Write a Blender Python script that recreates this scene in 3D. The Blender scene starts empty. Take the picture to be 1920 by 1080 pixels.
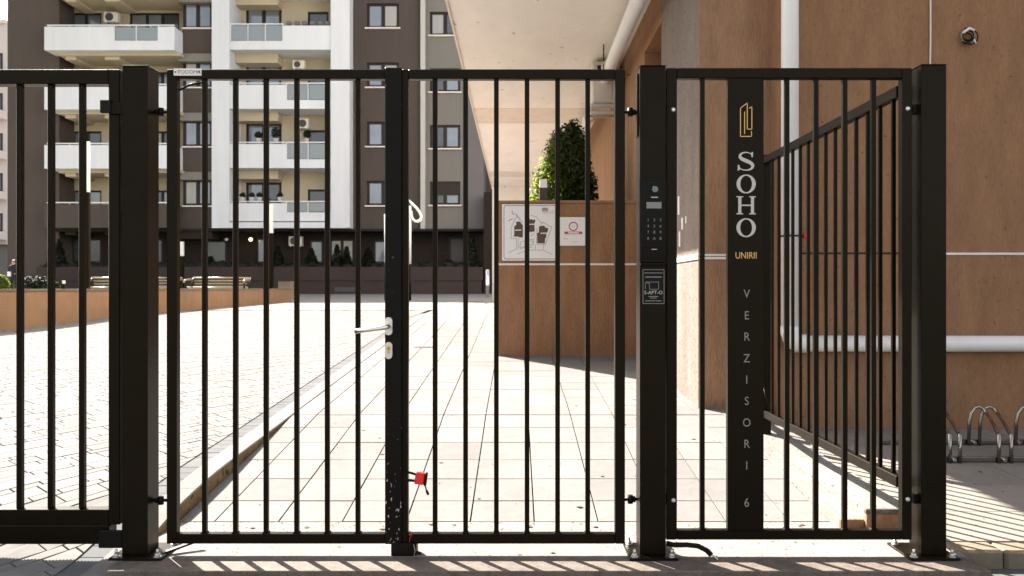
import bpy, bmesh, math, random
from mathutils import Vector, Matrix, Quaternion
random.seed(7)
SC = bpy.context.scene
COL = SC.collection

# ------------------------------------------------------------------ camera
F, CX, CY, H = 1480.0, 968.0, 540.0, 1.16        # focal length in px of the 1920 photo, vanishing point, eye height
cam = bpy.data.cameras.new('camera')
cam.sensor_width = 36.0
cam.lens = F / 1920 * 36.0
cam.shift_x = (960 - CX) / 1920
cam.clip_start = 0.05
cam.clip_end = 2000
cam.dof.use_dof = True
cam.dof.focus_distance = 3.6
cam.dof.aperture_fstop = 6.0
cam_o = bpy.data.objects.new('camera', cam)
cam_o.location = (0, 0, H)
cam_o.rotation_euler = (math.radians(90), 0, 0)
COL.objects.link(cam_o)
SC.camera = cam_o

# ------------------------------------------------------------------ light
AZ, EL = math.radians(40.5), math.radians(39.2)
to_sun = Vector((-math.sin(AZ) * math.cos(EL), math.cos(AZ) * math.cos(EL), math.sin(EL)))
world = bpy.data.worlds.new('World')
SC.world = world
world.use_nodes = True
wn = world.node_tree
sky = wn.nodes.new('ShaderNodeTexSky')
sky.sky_type = 'NISHITA'
sky.sun_disc = False
sky.sun_elevation = EL
sky.sun_rotation = -AZ
sky.air_density = 1.0
sky.dust_density = 2.5
sky.ozone_density = 1.0
wn.nodes['Background'].inputs['Strength'].default_value = 0.075
hs = wn.nodes.new('ShaderNodeHueSaturation')       # hazy white-balanced daylight
hs.inputs['Saturation'].default_value = 0.5
wb = wn.nodes.new('ShaderNodeMix')
wb.data_type = 'RGBA'
wb.blend_type = 'MULTIPLY'
wb.inputs['Factor'].default_value = 1.0
wb.inputs['B'].default_value = (1.05, 1.0, 0.93, 1)
wn.links.new(sky.outputs[0], hs.inputs['Color'])
wn.links.new(hs.outputs[0], wb.inputs['A'])
wn.links.new(wb.outputs['Result'], wn.nodes['Background'].inputs['Color'])
sun = bpy.data.lights.new('sun', 'SUN')
sun.energy = 5.0
sun.angle = math.radians(0.5)
sun.color = (1.0, 0.94, 0.86)
sun_o = bpy.data.objects.new('sun', sun)
sun_o.rotation_euler = (-to_sun).to_track_quat('-Z', 'Y').to_euler()
sun_o.location = (-10, 15, 20)
COL.objects.link(sun_o)
SC.view_settings.view_transform = 'Standard'
SC.view_settings.look = 'None'
SC.view_settings.gamma = 1.0
SC.view_settings.exposure = 2.45


def PX(px, Y):
    return (px - CX) * Y / F


def PZ(py, Y):
    return H - (py - CY) * Y / F


# ------------------------------------------------------------------ materials
MATS = {}


def mat(name, col, rough=0.6, metal=0.0, spec=0.5, noise=None, bump=None, alpha=1.0, speck=None, emit=None, coat=0.0):
    """noise=(scale, amount, stretch xyz)  bump=(scale, strength, stretch xyz)  speck=(scale, colour, threshold)"""
    if name in MATS:
        return MATS[name]
    m = bpy.data.materials.new(name)
    m.use_nodes = True
    nt = m.node_tree
    b = nt.nodes['Principled BSDF']
    b.inputs['Base Color'].default_value = (*col, 1)
    b.inputs['Roughness'].default_value = rough
    b.inputs['Metallic'].default_value = metal
    b.inputs['Specular IOR Level'].default_value = spec
    b.inputs['Alpha'].default_value = alpha
    b.inputs['Coat Weight'].default_value = coat
    geo = nt.nodes.new('ShaderNodeNewGeometry')

    def coords(st):
        mp = nt.nodes.new('ShaderNodeMapping')
        mp.inputs['Scale'].default_value = st
        nt.links.new(geo.outputs['Position'], mp.inputs['Vector'])
        return mp.outputs[0]
    last = None
    if noise:
        sc, amt, st = noise
        v = coords(st)
        n1 = nt.nodes.new('ShaderNodeTexNoise')
        n1.inputs['Scale'].default_value = sc
        n1.inputs['Detail'].default_value = 6
        n1.inputs['Roughness'].default_value = 0.65
        nt.links.new(v, n1.inputs['Vector'])
        n2 = nt.nodes.new('ShaderNodeTexNoise')
        n2.inputs['Scale'].default_value = sc * 0.13
        n2.inputs['Detail'].default_value = 3
        nt.links.new(v, n2.inputs['Vector'])
        ad = nt.nodes.new('ShaderNodeMath')
        ad.operation = 'ADD'
        nt.links.new(n1.outputs['Fac'], ad.inputs[0])
        nt.links.new(n2.outputs['Fac'], ad.inputs[1])
        mr = nt.nodes.new('ShaderNodeMapRange')
        mr.inputs['From Min'].default_value = 0.6
        mr.inputs['From Max'].default_value = 1.4
        mr.inputs['To Min'].default_value = 1 - amt
        mr.inputs['To Max'].default_value = 1 + amt
        nt.links.new(ad.outputs[0], mr.inputs['Value'])
        mx = nt.nodes.new('ShaderNodeVectorMath')
        mx.operation = 'SCALE'
        mx.inputs[0].default_value = col
        nt.links.new(mr.outputs[0], mx.inputs['Scale'])
        last = mx.outputs[0]
    if speck:
        sc, c2, th = speck
        v = coords((1, 1, 1))
        n3 = nt.nodes.new('ShaderNodeTexNoise')
        n3.inputs['Scale'].default_value = sc
        n3.inputs['Detail'].default_value = 3
        nt.links.new(v, n3.inputs['Vector'])
        cr = nt.nodes.new('ShaderNodeMapRange')
        cr.inputs['From Min'].default_value = th - 0.03
        cr.inputs['From Max'].default_value = th + 0.03
        nt.links.new(n3.outputs['Fac'], cr.inputs['Value'])
        mix = nt.nodes.new('ShaderNodeMix')
        mix.data_type = 'RGBA'
        mix.inputs['B'].default_value = (*c2, 1)
        if last is not None:
            nt.links.new(last, mix.inputs['A'])
        else:
            mix.inputs['A'].default_value = (*col, 1)
        nt.links.new(cr.outputs[0], mix.inputs['Factor'])
        last = mix.outputs['Result']
    if last is not None:
        nt.links.new(last, b.inputs['Base Color'])
    if bump:
        sc, stg, st = bump
        v = coords(st)
        n = nt.nodes.new('ShaderNodeTexNoise')
        n.inputs['Scale'].default_value = sc
        n.inputs['Detail'].default_value = 5
        nt.links.new(v, n.inputs['Vector'])
        bp = nt.nodes.new('ShaderNodeBump')
        bp.inputs['Strength'].default_value = stg
        bp.inputs['Distance'].default_value = 0.01
        nt.links.new(n.outputs['Fac'], bp.inputs['Height'])
        nt.links.new(bp.outputs[0], b.inputs['Normal'])
    if emit:
        b.inputs['Emission Color'].default_value = (*emit[0], 1)
        b.inputs['Emission Strength'].default_value = emit[1]
    MATS[name] = m
    return m


def vary(m, amt):
    """a little brightness difference from piece to piece"""
    nt = m.node_tree
    b = nt.nodes['Principled BSDF']
    oi = nt.nodes.new('ShaderNodeObjectInfo')
    mr = nt.nodes.new('ShaderNodeMapRange')
    mr.inputs['To Min'].default_value = 1 - amt
    mr.inputs['To Max'].default_value = 1 + amt
    nt.links.new(oi.outputs['Random'], mr.inputs['Value'])
    sc = nt.nodes.new('ShaderNodeVectorMath')
    sc.operation = 'SCALE'
    lk = b.inputs['Base Color'].links
    if lk:
        nt.links.new(lk[0].from_socket, sc.inputs[0])
    else:
        sc.inputs[0].default_value = b.inputs['Base Color'].default_value[:3]
    nt.links.new(mr.outputs[0], sc.inputs['Scale'])
    nt.links.new(sc.outputs[0], b.inputs['Base Color'])


I3 = (1, 1, 1)
M_METAL = mat('dark_brown_metal', (0.0062, 0.0044, 0.0027), 0.32, 0.0, 0.11, noise=(14, 0.3, I3), bump=(260, 0.06, I3))
M_METAL.node_tree.nodes['Principled BSDF'].inputs['Specular Tint'].default_value = (1.0, 0.82, 0.62, 1)
M_METAL2 = mat('scratched_dark_metal', (0.0062, 0.0046, 0.0030), 0.40, 0.0, 0.10, noise=(9, 0.15, I3))
M_BLACK = mat('black_plastic', (0.006, 0.0045, 0.003), 0.45, 0.0, 0.14)
M_GLOSS = mat('black_glass', (0.005, 0.004, 0.003), 0.10, 0.0, 0.07)
M_CHROME = mat('chrome', (0.75, 0.72, 0.68), 0.16, 1.0)
M_RACK = mat('rack_chrome', (0.30, 0.27, 0.235), 0.22, 1.0)
M_STEEL = mat('brushed_steel', (0.62, 0.60, 0.57), 0.33, 1.0)
M_ZINC = mat('zinc_bolt', (0.62, 0.60, 0.56), 0.38, 0.9)
M_GOLD = mat('gold_leaf', (0.62, 0.34, 0.12), 0.38, 0.35)
M_SILVER = mat('silver_letter', (0.46, 0.435, 0.395), 0.5, 0.0)
M_SILVER2 = mat('dull_silver_letter', (0.20, 0.19, 0.175), 0.55, 0.0)
M_STUCCO = mat('brown_stucco', (0.268, 0.142, 0.075), 0.92, 0.0, 0.15, noise=(62, 0.24, (1, 1, 0.26)), bump=(60, 1.0, (1, 1, 0.3)), speck=(34, (0.15, 0.07, 0.032), 0.70))
M_STUCCO2 = mat('brown_stucco_column', (0.288, 0.162, 0.092), 0.92, 0.0, 0.15, noise=(62, 0.24, (1, 1, 0.26)), bump=(60, 1.0, (1, 1, 0.3)), speck=(34, (0.17, 0.08, 0.04), 0.71))
M_CREAM = mat('cream_soffit', (0.89, 0.845, 0.79), 0.9, 0.0, 0.15, noise=(2.6, 0.10, (1, 0.4, 1)), speck=(7.5, (0.50, 0.41, 0.34), 0.715))
M_CREAM2 = mat('cream_soffit_joint', (0.78, 0.69, 0.60), 0.9, 0.0, 0.15, noise=(6, 0.16, I3))
M_TRIM = mat('pale_trim', (0.72, 0.66, 0.58), 0.7, noise=(30, 0.1, I3))
M_PIPE = mat('white_pvc', (0.76, 0.735, 0.71), 0.35, noise=(3, 0.05, I3))
M_TILE = mat('concrete_tile', (0.176, 0.165, 0.158), 1.0, 0.0, 0.02, noise=(13, 0.15, I3), bump=(160, 0.12, I3), speck=(60, (0.09, 0.08, 0.072), 0.74))
vary(M_TILE, 0.075)
M_PAVER = mat('concrete_block', (0.172, 0.166, 0.160), 1.0, 0.0, 0.02, noise=(18, 0.14, I3), bump=(160, 0.15, I3))
vary(M_PAVER, 0.10)
M_PAVER_D = mat('grey_gutter_block', (0.118, 0.118, 0.120), 1.0, 0.0, 0.02, noise=(26, 0.12, I3), bump=(160, 0.15, I3))
vary(M_PAVER_D, 0.06)
M_JOINT = mat('joint_sand', (0.0095, 0.0095, 0.0095), 0.95, 0.0, 0.0, noise=(40, 0.25, I3))
M_KERB = mat('kerb_concrete', (0.180, 0.170, 0.160), 1.0, 0.0, 0.02, noise=(18, 0.12, I3), bump=(90, 0.2, I3))
M_THRESH = mat('worn_threshold', (0.195, 0.18, 0.165), 1.0, 0.0, 0.02, noise=(9, 0.24, I3), bump=(80, 0.3, I3), speck=(38, (0.085, 0.072, 0.06), 0.66))
M_KERBY = mat('limestone_kerb', (0.16, 0.128, 0.092), 0.85, 0.0, 0.2, noise=(18, 0.22, I3), bump=(60, 0.3, I3))
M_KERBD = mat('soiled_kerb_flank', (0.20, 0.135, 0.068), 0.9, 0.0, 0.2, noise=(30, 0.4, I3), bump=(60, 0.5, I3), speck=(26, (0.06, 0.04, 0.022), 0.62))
M_GRANITE = mat('brown_granite', (0.135, 0.110, 0.092), 0.8, 0.0, 0.15, noise=(190, 0.42, I3), speck=(230, (0.035, 0.027, 0.022), 0.585))
M_SLAB = mat('pavement_slab', (0.20, 0.178, 0.156), 1.0, 0.0, 0.03, noise=(11, 0.16, I3), bump=(110, 0.15, I3), speck=(20, (0.6, 0.56, 0.5), 0.80))
vary(M_SLAB, 0.06)
M_ASPHALT = mat('asphalt', (0.075, 0.070, 0.063), 0.9, noise=(60, 0.3, I3), bump=(200, 0.3, I3))
M_EARTH = mat('earth', (0.05, 0.037, 0.025), 0.95, noise=(20, 0.3, I3))
M_COURT = mat('courtyard_paving', (0.19, 0.182, 0.173), 1.0, 0.0, 0.02, noise=(9, 0.07, I3))
M_TAN = mat('tan_render', (0.26, 0.158, 0.092), 0.92, 0.0, 0.15, noise=(5, 0.16, (1, 1, 0.5)), bump=(70, 0.3, I3))
M_WHITEW = mat('white_facade', (0.625, 0.635, 0.66), 0.9, 0.0, 0.15, noise=(2.6, 0.10, (1, 1, 0.10)))
M_DARKW = mat('grey_brown_facade', (0.080, 0.064, 0.056), 0.92, 0.0, 0.15, noise=(2.4, 0.13, (1, 1, 0.12)))
M_CREAMW = mat('cream_facade', (0.46, 0.40, 0.30), 0.92, 0.0, 0.15, noise=(1.2, 0.06, I3))
M_GREYW = mat('greige_facade', (0.185, 0.172, 0.155), 0.92, 0.0, 0.15, noise=(2.4, 0.11, (1, 1, 0.12)))
M_STRIP = mat('pale_corner_render', (0.44, 0.42, 0.39), 0.9)
M_MAUVEW = mat('mauve_grey_facade', (0.150, 0.138, 0.138), 0.92, 0.0, 0.15, noise=(1.1, 0.05, I3))
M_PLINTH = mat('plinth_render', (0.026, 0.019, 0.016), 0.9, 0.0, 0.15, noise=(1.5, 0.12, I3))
M_PLANTER = mat('dark_planter_render', (0.050, 0.037, 0.034), 0.9, 0.0, 0.15, noise=(1.5, 0.12, I3))
M_FLANK = mat('skylit_brown_stucco', (0.178, 0.146, 0.124), 0.92, 0.0, 0.15, noise=(30, 0.28, (1, 1, 0.3)), bump=(55, 1.0, (1, 1, 0.35)), speck=(46, (0.085, 0.062, 0.047), 0.64))
M_FRAME = mat('brown_window_frame', (0.018, 0.010, 0.0075), 0.5, 0.0, 0.3)
M_SILL = mat('white_sill', (0.72, 0.66, 0.60), 0.6)
M_PANE = mat('window_glass', (0.21, 0.23, 0.26), 0.06, 0.3, 0.6, noise=(0.7, 0.3, I3))
M_PANE2 = mat('dark_window_glass', (0.07, 0.075, 0.085), 0.06, 0.2, 0.8, noise=(0.7, 0.5, I3))
M_CURTAIN_REFL = mat('curtain_and_reflection_glass', (0.33, 0.32, 0.30), 0.25, 0.0, 0.6, noise=(6, 0.12, (1, 1, 0.05)))
M_FROST = mat('frosted_glass', (0.215, 0.24, 0.25), 0.18, 0.15, 0.6)
M_RAIL = mat('pale_rail', (0.70, 0.69, 0.68), 0.4, 0.3)
M_PINK = mat('pale_pink_facade', (0.66, 0.57, 0.53), 0.9, noise=(2, 0.05, I3))
M_SIGN = mat('sign_white', (0.72, 0.69, 0.655), 0.4)
M_INK = mat('sign_ink', (0.05, 0.045, 0.045), 0.6)
M_INKL = mat('sign_ink_pale', (0.20, 0.19, 0.19), 0.6)
M_MAPBR = mat('map_brown', (0.085, 0.048, 0.030), 0.6)
M_RED = mat('red_print', (0.55, 0.035, 0.04), 0.5)
M_PINKP = mat('pink_print', (0.60, 0.26, 0.25), 0.5)
M_REDP = mat('red_enamel', (0.72, 0.018, 0.010), 0.28, coat=0.3)
M_WOOD = mat('varnished_wood', (0.25, 0.20, 0.15), 0.25, noise=(14, 0.25, (0.2, 1, 1)))
M_LAMPW = mat('opal_lamp_glass', (0.80, 0.78, 0.75), 0.35)
M_LAMPLIT = mat('lit_lamp', (0.8, 0.6, 0.3), 0.4, emit=((1.0, 0.72, 0.36), 1.2))
M_AC = mat('ac_casing', (0.66, 0.63, 0.57), 0.5, noise=(8, 0.06, I3))
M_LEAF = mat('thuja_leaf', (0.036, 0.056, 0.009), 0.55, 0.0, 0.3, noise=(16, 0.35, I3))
M_LEAF2 = mat('shaded_thuja_leaf', (0.030, 0.045, 0.010), 0.6, 0.0, 0.2, noise=(16, 0.4, I3))  # darker copy of the thuja leaf, shade put into its colour
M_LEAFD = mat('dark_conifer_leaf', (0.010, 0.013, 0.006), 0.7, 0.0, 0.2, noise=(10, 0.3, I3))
M_BARK = mat('bark', (0.06, 0.04, 0.028), 0.9)
M_TERRA = mat('terracotta', (0.42, 0.40, 0.37), 0.7)
M_CLOTH = mat('black_cloth', (0.012, 0.011, 0.012), 0.9)
M_SKIN = mat('skin', (0.42, 0.24, 0.17), 0.6)
M_GRASS = mat('dry_grass', (0.20, 0.19, 0.06), 0.9, noise=(30, 0.35, I3))
# translucent look for the sunlit thuja
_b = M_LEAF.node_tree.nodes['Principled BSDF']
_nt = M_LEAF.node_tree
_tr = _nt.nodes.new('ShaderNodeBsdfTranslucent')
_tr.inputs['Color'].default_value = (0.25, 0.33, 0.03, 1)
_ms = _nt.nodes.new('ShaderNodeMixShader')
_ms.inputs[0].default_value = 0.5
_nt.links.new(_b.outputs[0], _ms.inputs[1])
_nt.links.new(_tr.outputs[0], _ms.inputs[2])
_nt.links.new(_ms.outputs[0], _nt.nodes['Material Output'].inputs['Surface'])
# worn paint on the lock stile: chips low down, along the edge
_nt = M_METAL2.node_tree
_b = _nt.nodes['Principled BSDF']
_g = _nt.nodes.new('ShaderNodeNewGeometry')
_mp = _nt.nodes.new('ShaderNodeMapping')
_mp.inputs['Scale'].default_value = (1, 1, 0.55)
_nt.links.new(_g.outputs['Position'], _mp.inputs['Vector'])
_n = _nt.nodes.new('ShaderNodeTexNoise')
_n.inputs['Scale'].default_value = 95
_n.inputs['Detail'].default_value = 5
_nt.links.new(_mp.outputs[0], _n.inputs['Vector'])
_sx = _nt.nodes.new('ShaderNodeSeparateXYZ')
_nt.links.new(_g.outputs['Position'], _sx.inputs[0])
_mz = _nt.nodes.new('ShaderNodeMapRange')
_mz.inputs['From Min'].default_value = 0.05
_mz.inputs['From Max'].default_value = 0.95
_mz.inputs['To Min'].default_value = 0.645
_mz.inputs['To Max'].default_value = 0.74
_nt.links.new(_sx.outputs['Z'], _mz.inputs['Value'])
_gt = _nt.nodes.new('ShaderNodeMath')
_gt.operation = 'GREATER_THAN'
_nt.links.new(_n.outputs['Fac'], _gt.inputs[0])
_nt.links.new(_mz.outputs[0], _gt.inputs[1])
_mx = _nt.nodes.new('ShaderNodeMix')
_mx.data_type = 'RGBA'
_mx.inputs['B'].default_value = (0.42, 0.40, 0.37, 1)
_nt.links.new(_b.inputs['Base Color'].links[0].from_socket, _mx.inputs['A'])
_nt.links.new(_gt.outputs[0], _mx.inputs['Factor'])
_nt.links.new(_mx.outputs['Result'], _b.inputs['Base Color'])

# ------------------------------------------------------------------ mesh helpers
ORIG = {}


def worg(o):
    return ORIG.get(o.name, Vector((0, 0, 0)))


def link(name, me, m, parent=None, loc=None):
    """mesh in world coordinates (loc None) or local coordinates placed at world loc"""
    o = bpy.data.objects.new(name, me)
    COL.objects.link(o)
    if m is not None and not me.materials:
        me.materials.append(m)
    w = Vector(loc) if loc is not None else Vector((0, 0, 0))
    ORIG[o.name] = w
    if parent is not None:
        o.parent = parent
        o.location = w - worg(parent)
    else:
        o.location = w
    return o


def mesh_of(bm, smooth=False):
    me = bpy.data.meshes.new('mesh')
    bm.normal_update()
    bm.to_mesh(me)
    bm.free()
    if smooth:
        for p in me.polygons:
            p.use_smooth = True
    return me


def obj(name, bm, m, parent=None, smooth=False, kind=None):
    o = link(name, mesh_of(bm, smooth), m, parent)
    if kind:
        o['kind'] = kind
    return o


def thing(name, label, cat, loc=(0, 0, 0), group=None):
    o = bpy.data.objects.new(name, None)
    COL.objects.link(o)
    o.empty_display_size = 0.1
    o.location = loc
    ORIG[o.name] = Vector(loc)
    tag(o, label, cat, group)
    return o


def tag(o, label, cat, group=None):
    o['label'] = label
    o['category'] = cat
    if group:
        o['group'] = group
    return o


def BM():
    return bmesh.new()


def bx(bm, x0, x1, y0, y1, z0, z1, bev=0.0, mtx=None):
    v = [bm.verts.new(p) for p in ((x0, y0, z0), (x1, y0, z0), (x1, y1, z0), (x0, y1, z0),
                                   (x0, y0, z1), (x1, y0, z1), (x1, y1, z1), (x0, y1, z1))]
    fs = [bm.faces.new([v[i] for i in q]) for q in ((3, 2, 1, 0), (4, 5, 6, 7), (0, 1, 5, 4), (1, 2, 6, 5), (2, 3, 7, 6), (3, 0, 4, 7))]
    if mtx is not None:
        bmesh.ops.transform(bm, matrix=mtx, verts=v)
    if bev > 0:
        es = list({e for f in fs for e in f.edges})
        bmesh.ops.bevel(bm, geom=es, offset=bev, segments=1, affect='EDGES', profile=0.5)
    return bm


def box(name, x0, x1, y0, y1, z0, z1, m, parent=None, bev=0.0, kind=None):
    return obj(name, bx(BM(), x0, x1, y0, y1, z0, z1, bev), m, parent, kind=kind)


def tube(bm, pts, r, n=10, cap=True, rad=None):
    pts = [Vector(p) for p in pts]
    rings = []
    up = None
    for i, p in enumerate(pts):
        if i == 0:
            t = pts[1] - p
        elif i == len(pts) - 1:
            t = p - pts[i - 1]
        else:
            t = (pts[i + 1] - p).normalized() + (p - pts[i - 1]).normalized()
        t.normalize()
        if up is None:
            up = Vector((0, 0, 1)) if abs(t.z) < 0.9 else Vector((0, 1, 0))
        a = t.cross(up).normalized()
        b = a.cross(t).normalized()
        up = b
        rr = rad[i] if rad else r
        rings.append([bm.verts.new(p + a * (rr * math.cos(2 * math.pi * k / n)) + b * (rr * math.sin(2 * math.pi * k / n))) for k in range(n)])
    for i in range(len(rings) - 1):
        for k in range(n):
            f = bm.faces.new((rings[i][k], rings[i][(k + 1) % n], rings[i + 1][(k + 1) % n], rings[i + 1][k]))
            f.smooth = True
    if cap:
        bm.faces.new(rings[0][::-1])
        bm.faces.new(rings[-1])
    return bm


def arc(c, r, a0, a1, n, plane='xz'):
    out = []
    for i in range(n + 1):
        a = math.radians(a0 + (a1 - a0) * i / n)
        u, w = r * math.cos(a), r * math.sin(a)
        out.append((c[0] + u, c[1], c[2] + w) if plane == 'xz' else (c[0], c[1] + u, c[2] + w))
    return out


def prism(bm, poly, y0, y1):
    """poly: list of (x,z); extruded from y0 (front) to y1"""
    a = [bm.verts.new((x, y0, z)) for x, z in poly]
    b = [bm.verts.new((x, y1, z)) for x, z in poly]
    n = len(poly)
    try:
        bm.faces.new(a)
        bm.faces.new(b[::-1])
    except ValueError:
        pass
    for i in range(n):
        bm.faces.new((a[(i + 1) % n], a[i], b[i], b[(i + 1) % n]))
    bmesh.ops.recalc_face_normals(bm, faces=bm.faces[:])
    return bm


def ribbon(bm, pts, w, y, t=0.0008):
    """flat printed line: pts (x,z), width w, in the plane y, thickness t"""
    for (x0, z0), (x1, z1) in zip(pts[:-1], pts[1:]):
        d = Vector((x1 - x0, z1 - z0))
        L = d.length
        if L < 1e-6:
            continue
        d /= L
        n = Vector((-d.y, d.x)) * (w / 2)
        e = d * (w * 0.3)
        q = [(x0 - e.x + n.x, z0 - e.y + n.y), (x0 - e.x - n.x, z0 - e.y - n.y), (x1 + e.x - n.x, z1 + e.y - n.y), (x1 + e.x + n.x, z1 + e.y + n.y)]
        prism(bm, q, y - t, y)
    return bm


def text(name, s, size, m, parent, x, y, z, extrude=0.001, sx=1.0, align='CENTER'):
    cu = bpy.data.curves.new('text', 'FONT')
    cu.body = s
    cu.size = size
    cu.align_x = align
    cu.align_y = 'CENTER'
    cu.extrude = extrude
    cu.resolution_u = 3
    t = bpy.data.objects.new('text_source', cu)
    me = bpy.data.meshes.new_from_object(t)
    bpy.data.objects.remove(t)
    bpy.data.curves.remove(cu)
    for v in me.vertices:
        c = v.co.copy()
        v.co = (c.x * sx + x, -c.z + y, c.y + z)
    me.materials.clear()
    return link(name, me, m, parent)


# ------------------------------------------------------------------ ground profile
DP = [(-50, -0.11), (1.6, -0.085), (3.3, -0.038), (3.45, -0.030), (3.6, -0.006), (3.75, 0.032), (3.96, 0.076), (4.2, 0.106), (4.5, 0.1334)]


def zdrive(Y):
    if Y < 4.5:
        for (a, za), (b, zb) in zip(DP[:-1], DP[1:]):
            if a <= Y <= b:
                return za + (zb - za) * (Y - a) / (b - a)
    return 0.213 + 0.0527 * (Y - 6.01) if Y < 14 else 0.634 + 0.0109 * (Y - 14)


def zramp(Y):
    if Y < 3.92:
        return 0.0
    if Y < 6.01:
        return 0.102 * (Y - 3.92)
    return zdrive(Y)


def sheet(name, xs, ys, zf, m, kind='structure', drop=0.0):
    bm = BM()
    vs = [[bm.verts.new((x, y, zf(y) - drop)) for x in xs] for y in ys]
    for j in range(len(ys) - 1):
        for i in range(len(xs) - 1):
            bm.faces.new((vs[j][i], vs[j][i + 1], vs[j + 1][i + 1], vs[j + 1][i]))
    return obj(name, bm, m, None, kind=kind)


box('ground', -900, 900, -300, 1500, -0.6, -0.42, M_EARTH, kind='structure')
sheet('street', (-60, 60), (-40, 3.6), lambda y: -0.075, M_ASPHALT)
drive = sheet('driveway', (-16, -1.68), (1.6, 3.3, 3.45, 3.6, 3.75, 3.96, 4.2, 4.5, 6.01, 9, 14, 17.5), zdrive, M_JOINT, drop=0.016)
ramp = sheet('walkway', (-1.68, 1.75), (3.90, 6.01, 9, 14, 24.4), zramp, M_JOINT, drop=0.010)
sheet('courtyard', (-70, -1.68), (17.5, 22, 30, 45, 90), zdrive, M_COURT)
sheet('courtyard_lane', (-1.68, 6), (24.4, 30, 45, 90), zdrive, M_COURT)
box('driveway_edge', -16, -1.68, 1.5, 1.62, -0.12, 0.0, M_KERB, kind='structure')


def screen(x, y, z):
    return CX + F * x / y, CY - F * (z - H) / y


def in_view(x, y, z):
    if y < 0.5:
        return False
    px, py = screen(x, y, z)
    return -30 < px < 1950 and py < 1100


# walkway tiles -----------------------------------------------------------------
colx = [-1.68, -1.5, -1.182, -0.864, -0.546, -0.228, 0.09, 0.408, 0.726, 1.044, 1.362, 1.56]
rowy = [3.92, 4.198, 4.538, 4.885, 5.24, 5.604, 5.935]
while rowy[-1] < 24.0:
    rowy.append(rowy[-1] + 0.345)
tiles = []
for j in range(len(rowy) - 1):
    for i in range(len(colx) - 1):
        xm, ym = (colx[i] + colx[i + 1]) / 2, (rowy[j] + rowy[j + 1]) / 2
        if ym > 9.0 and xm > -0.25 and False:
            continue
        tiles.append((i, j, xm, ym))
tile_mesh = {}
rest = BM()
G = 0.0032
n_obj = 0
for i, j, xm, ym in sorted(tiles, key=lambda t: t[3]):
    w, d = colx[i + 1] - colx[i] - 2 * G, rowy[j + 1] - rowy[j] - 2 * G
    y0, y1 = rowy[j] + G, rowy[j + 1] - G
    slope = (zramp(y1) - zramp(y0)) / (y1 - y0)
    dz = random.uniform(-0.0012, 0.0012)
    if n_obj < 290 and in_view(xm, ym, zramp(ym)):
        k = (round(w, 3), round(d, 3), round(slope, 3))
        if k not in tile_mesh:
            b = bx(BM(), -w / 2, w / 2, -d / 2, d / 2, -0.03, 0.0)
            es = [e for e in b.edges if all(v.co.z > -0.01 for v in e.verts)]
            bmesh.ops.bevel(b, geom=es, offset=0.0012, segments=1, affect='EDGES')
            for v in b.verts:
                v.co.z += v.co.y * slope
            tile_mesh[k] = mesh_of(b)
        o = link('tile', tile_mesh[k], M_TILE, ramp, (xm, ym, zramp(ym) + dz))
        o.rotation_euler = (random.gauss(0, 0.0008), random.gauss(0, 0.0008), random.gauss(0, 0.0012))
        n_obj += 1
    else:
        vs = [rest.verts.new(p) for p in ((xm - w / 2, y0, zramp(y0)), (xm + w / 2, y0, zramp(y0)), (xm + w / 2, y1, zramp(y1)), (xm - w / 2, y1, zramp(y1)))]
        rest.faces.new(vs)
        bx(rest, xm - w / 2, xm + w / 2, y0, y1, min(zramp(y0), zramp(y1)) - 0.03, min(zramp(y0), zramp(y1)) - 0.002)
obj('far_tiles', rest, M_TILE, ramp, kind='stuff')

dgz = zramp(9.95)
dg = thing('drain_grate', 'small dark drain grate set in the sunlit walkway', 'drain', (-1.15, 9.95, dgz))
box('frame', -1.28, -1.02, 9.85, 10.05, dgz - 0.01, dgz + 0.012, M_ZINC, dg)
for k in range(6):
    box('slot', -1.265 + k * 0.04, -1.24 + k * 0.04, 9.865, 10.035, dgz, dgz + 0.0135, M_INK, dg)

# driveway blocks -----------------------------------------------------------------
ang = math.radians(51)
U, V = Vector((math.cos(ang), math.sin(ang))), Vector((math.sin(ang), -math.cos(ang)))
O0 = Vector((-2.2, 3.0))


def clip(poly, xmax):
    out = []
    for a, b in zip(poly, poly[1:] + poly[:1]):
        ia, ib = a[0] <= xmax, b[0] <= xmax
        if ia:
            out.append(a)
        if ia != ib:
            t = (xmax - a[0]) / (b[0] - a[0])
            out.append((xmax, a[1] + t * (b[1] - a[1])))
    return out


GX = -1.928
blocks = []
v0 = -13.0
row = 0
while v0 < 8.0:
    hgt = 0.14 if row % 2 == 0 else 0.07
    u0 = -9.0 + random.uniform(0, 0.2)
    while u0 < 16.0:
        L = random.choice((0.14, 0.21, 0.21, 0.28) if row % 2 == 0 else (0.14, 0.21, 0.14))
        g = 0.0034
        q = [O0 + U * (u0 + g) + V * (v0 + g), O0 + U * (u0 + L - g) + V * (v0 + g), O0 + U * (u0 + L - g) + V * (v0 + hgt - g), O0 + U * (u0 + g) + V * (v0 + hgt - g)]
        u0 += L
        cx = sum(p.x for p in q) / 4
        cy = sum(p.y for p in q) / 4
        if cy < 2.2 or cy > 17.3 or cx < -13 or cx > GX + 0.25:
            continue
        if not in_view(cx, cy, zdrive(cy)):
            continue
        pl = [(p.x, p.y) for p in q]
        if max(p[0] for p in pl) > GX:
            pl = clip(pl, GX)
            if len(pl) < 3:
                continue
        area = L * hgt / cy ** 3
        blocks.append((area, pl))
    v0 += hgt
    row += 1
blocks.sort(key=lambda b: -b[0])


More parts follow.
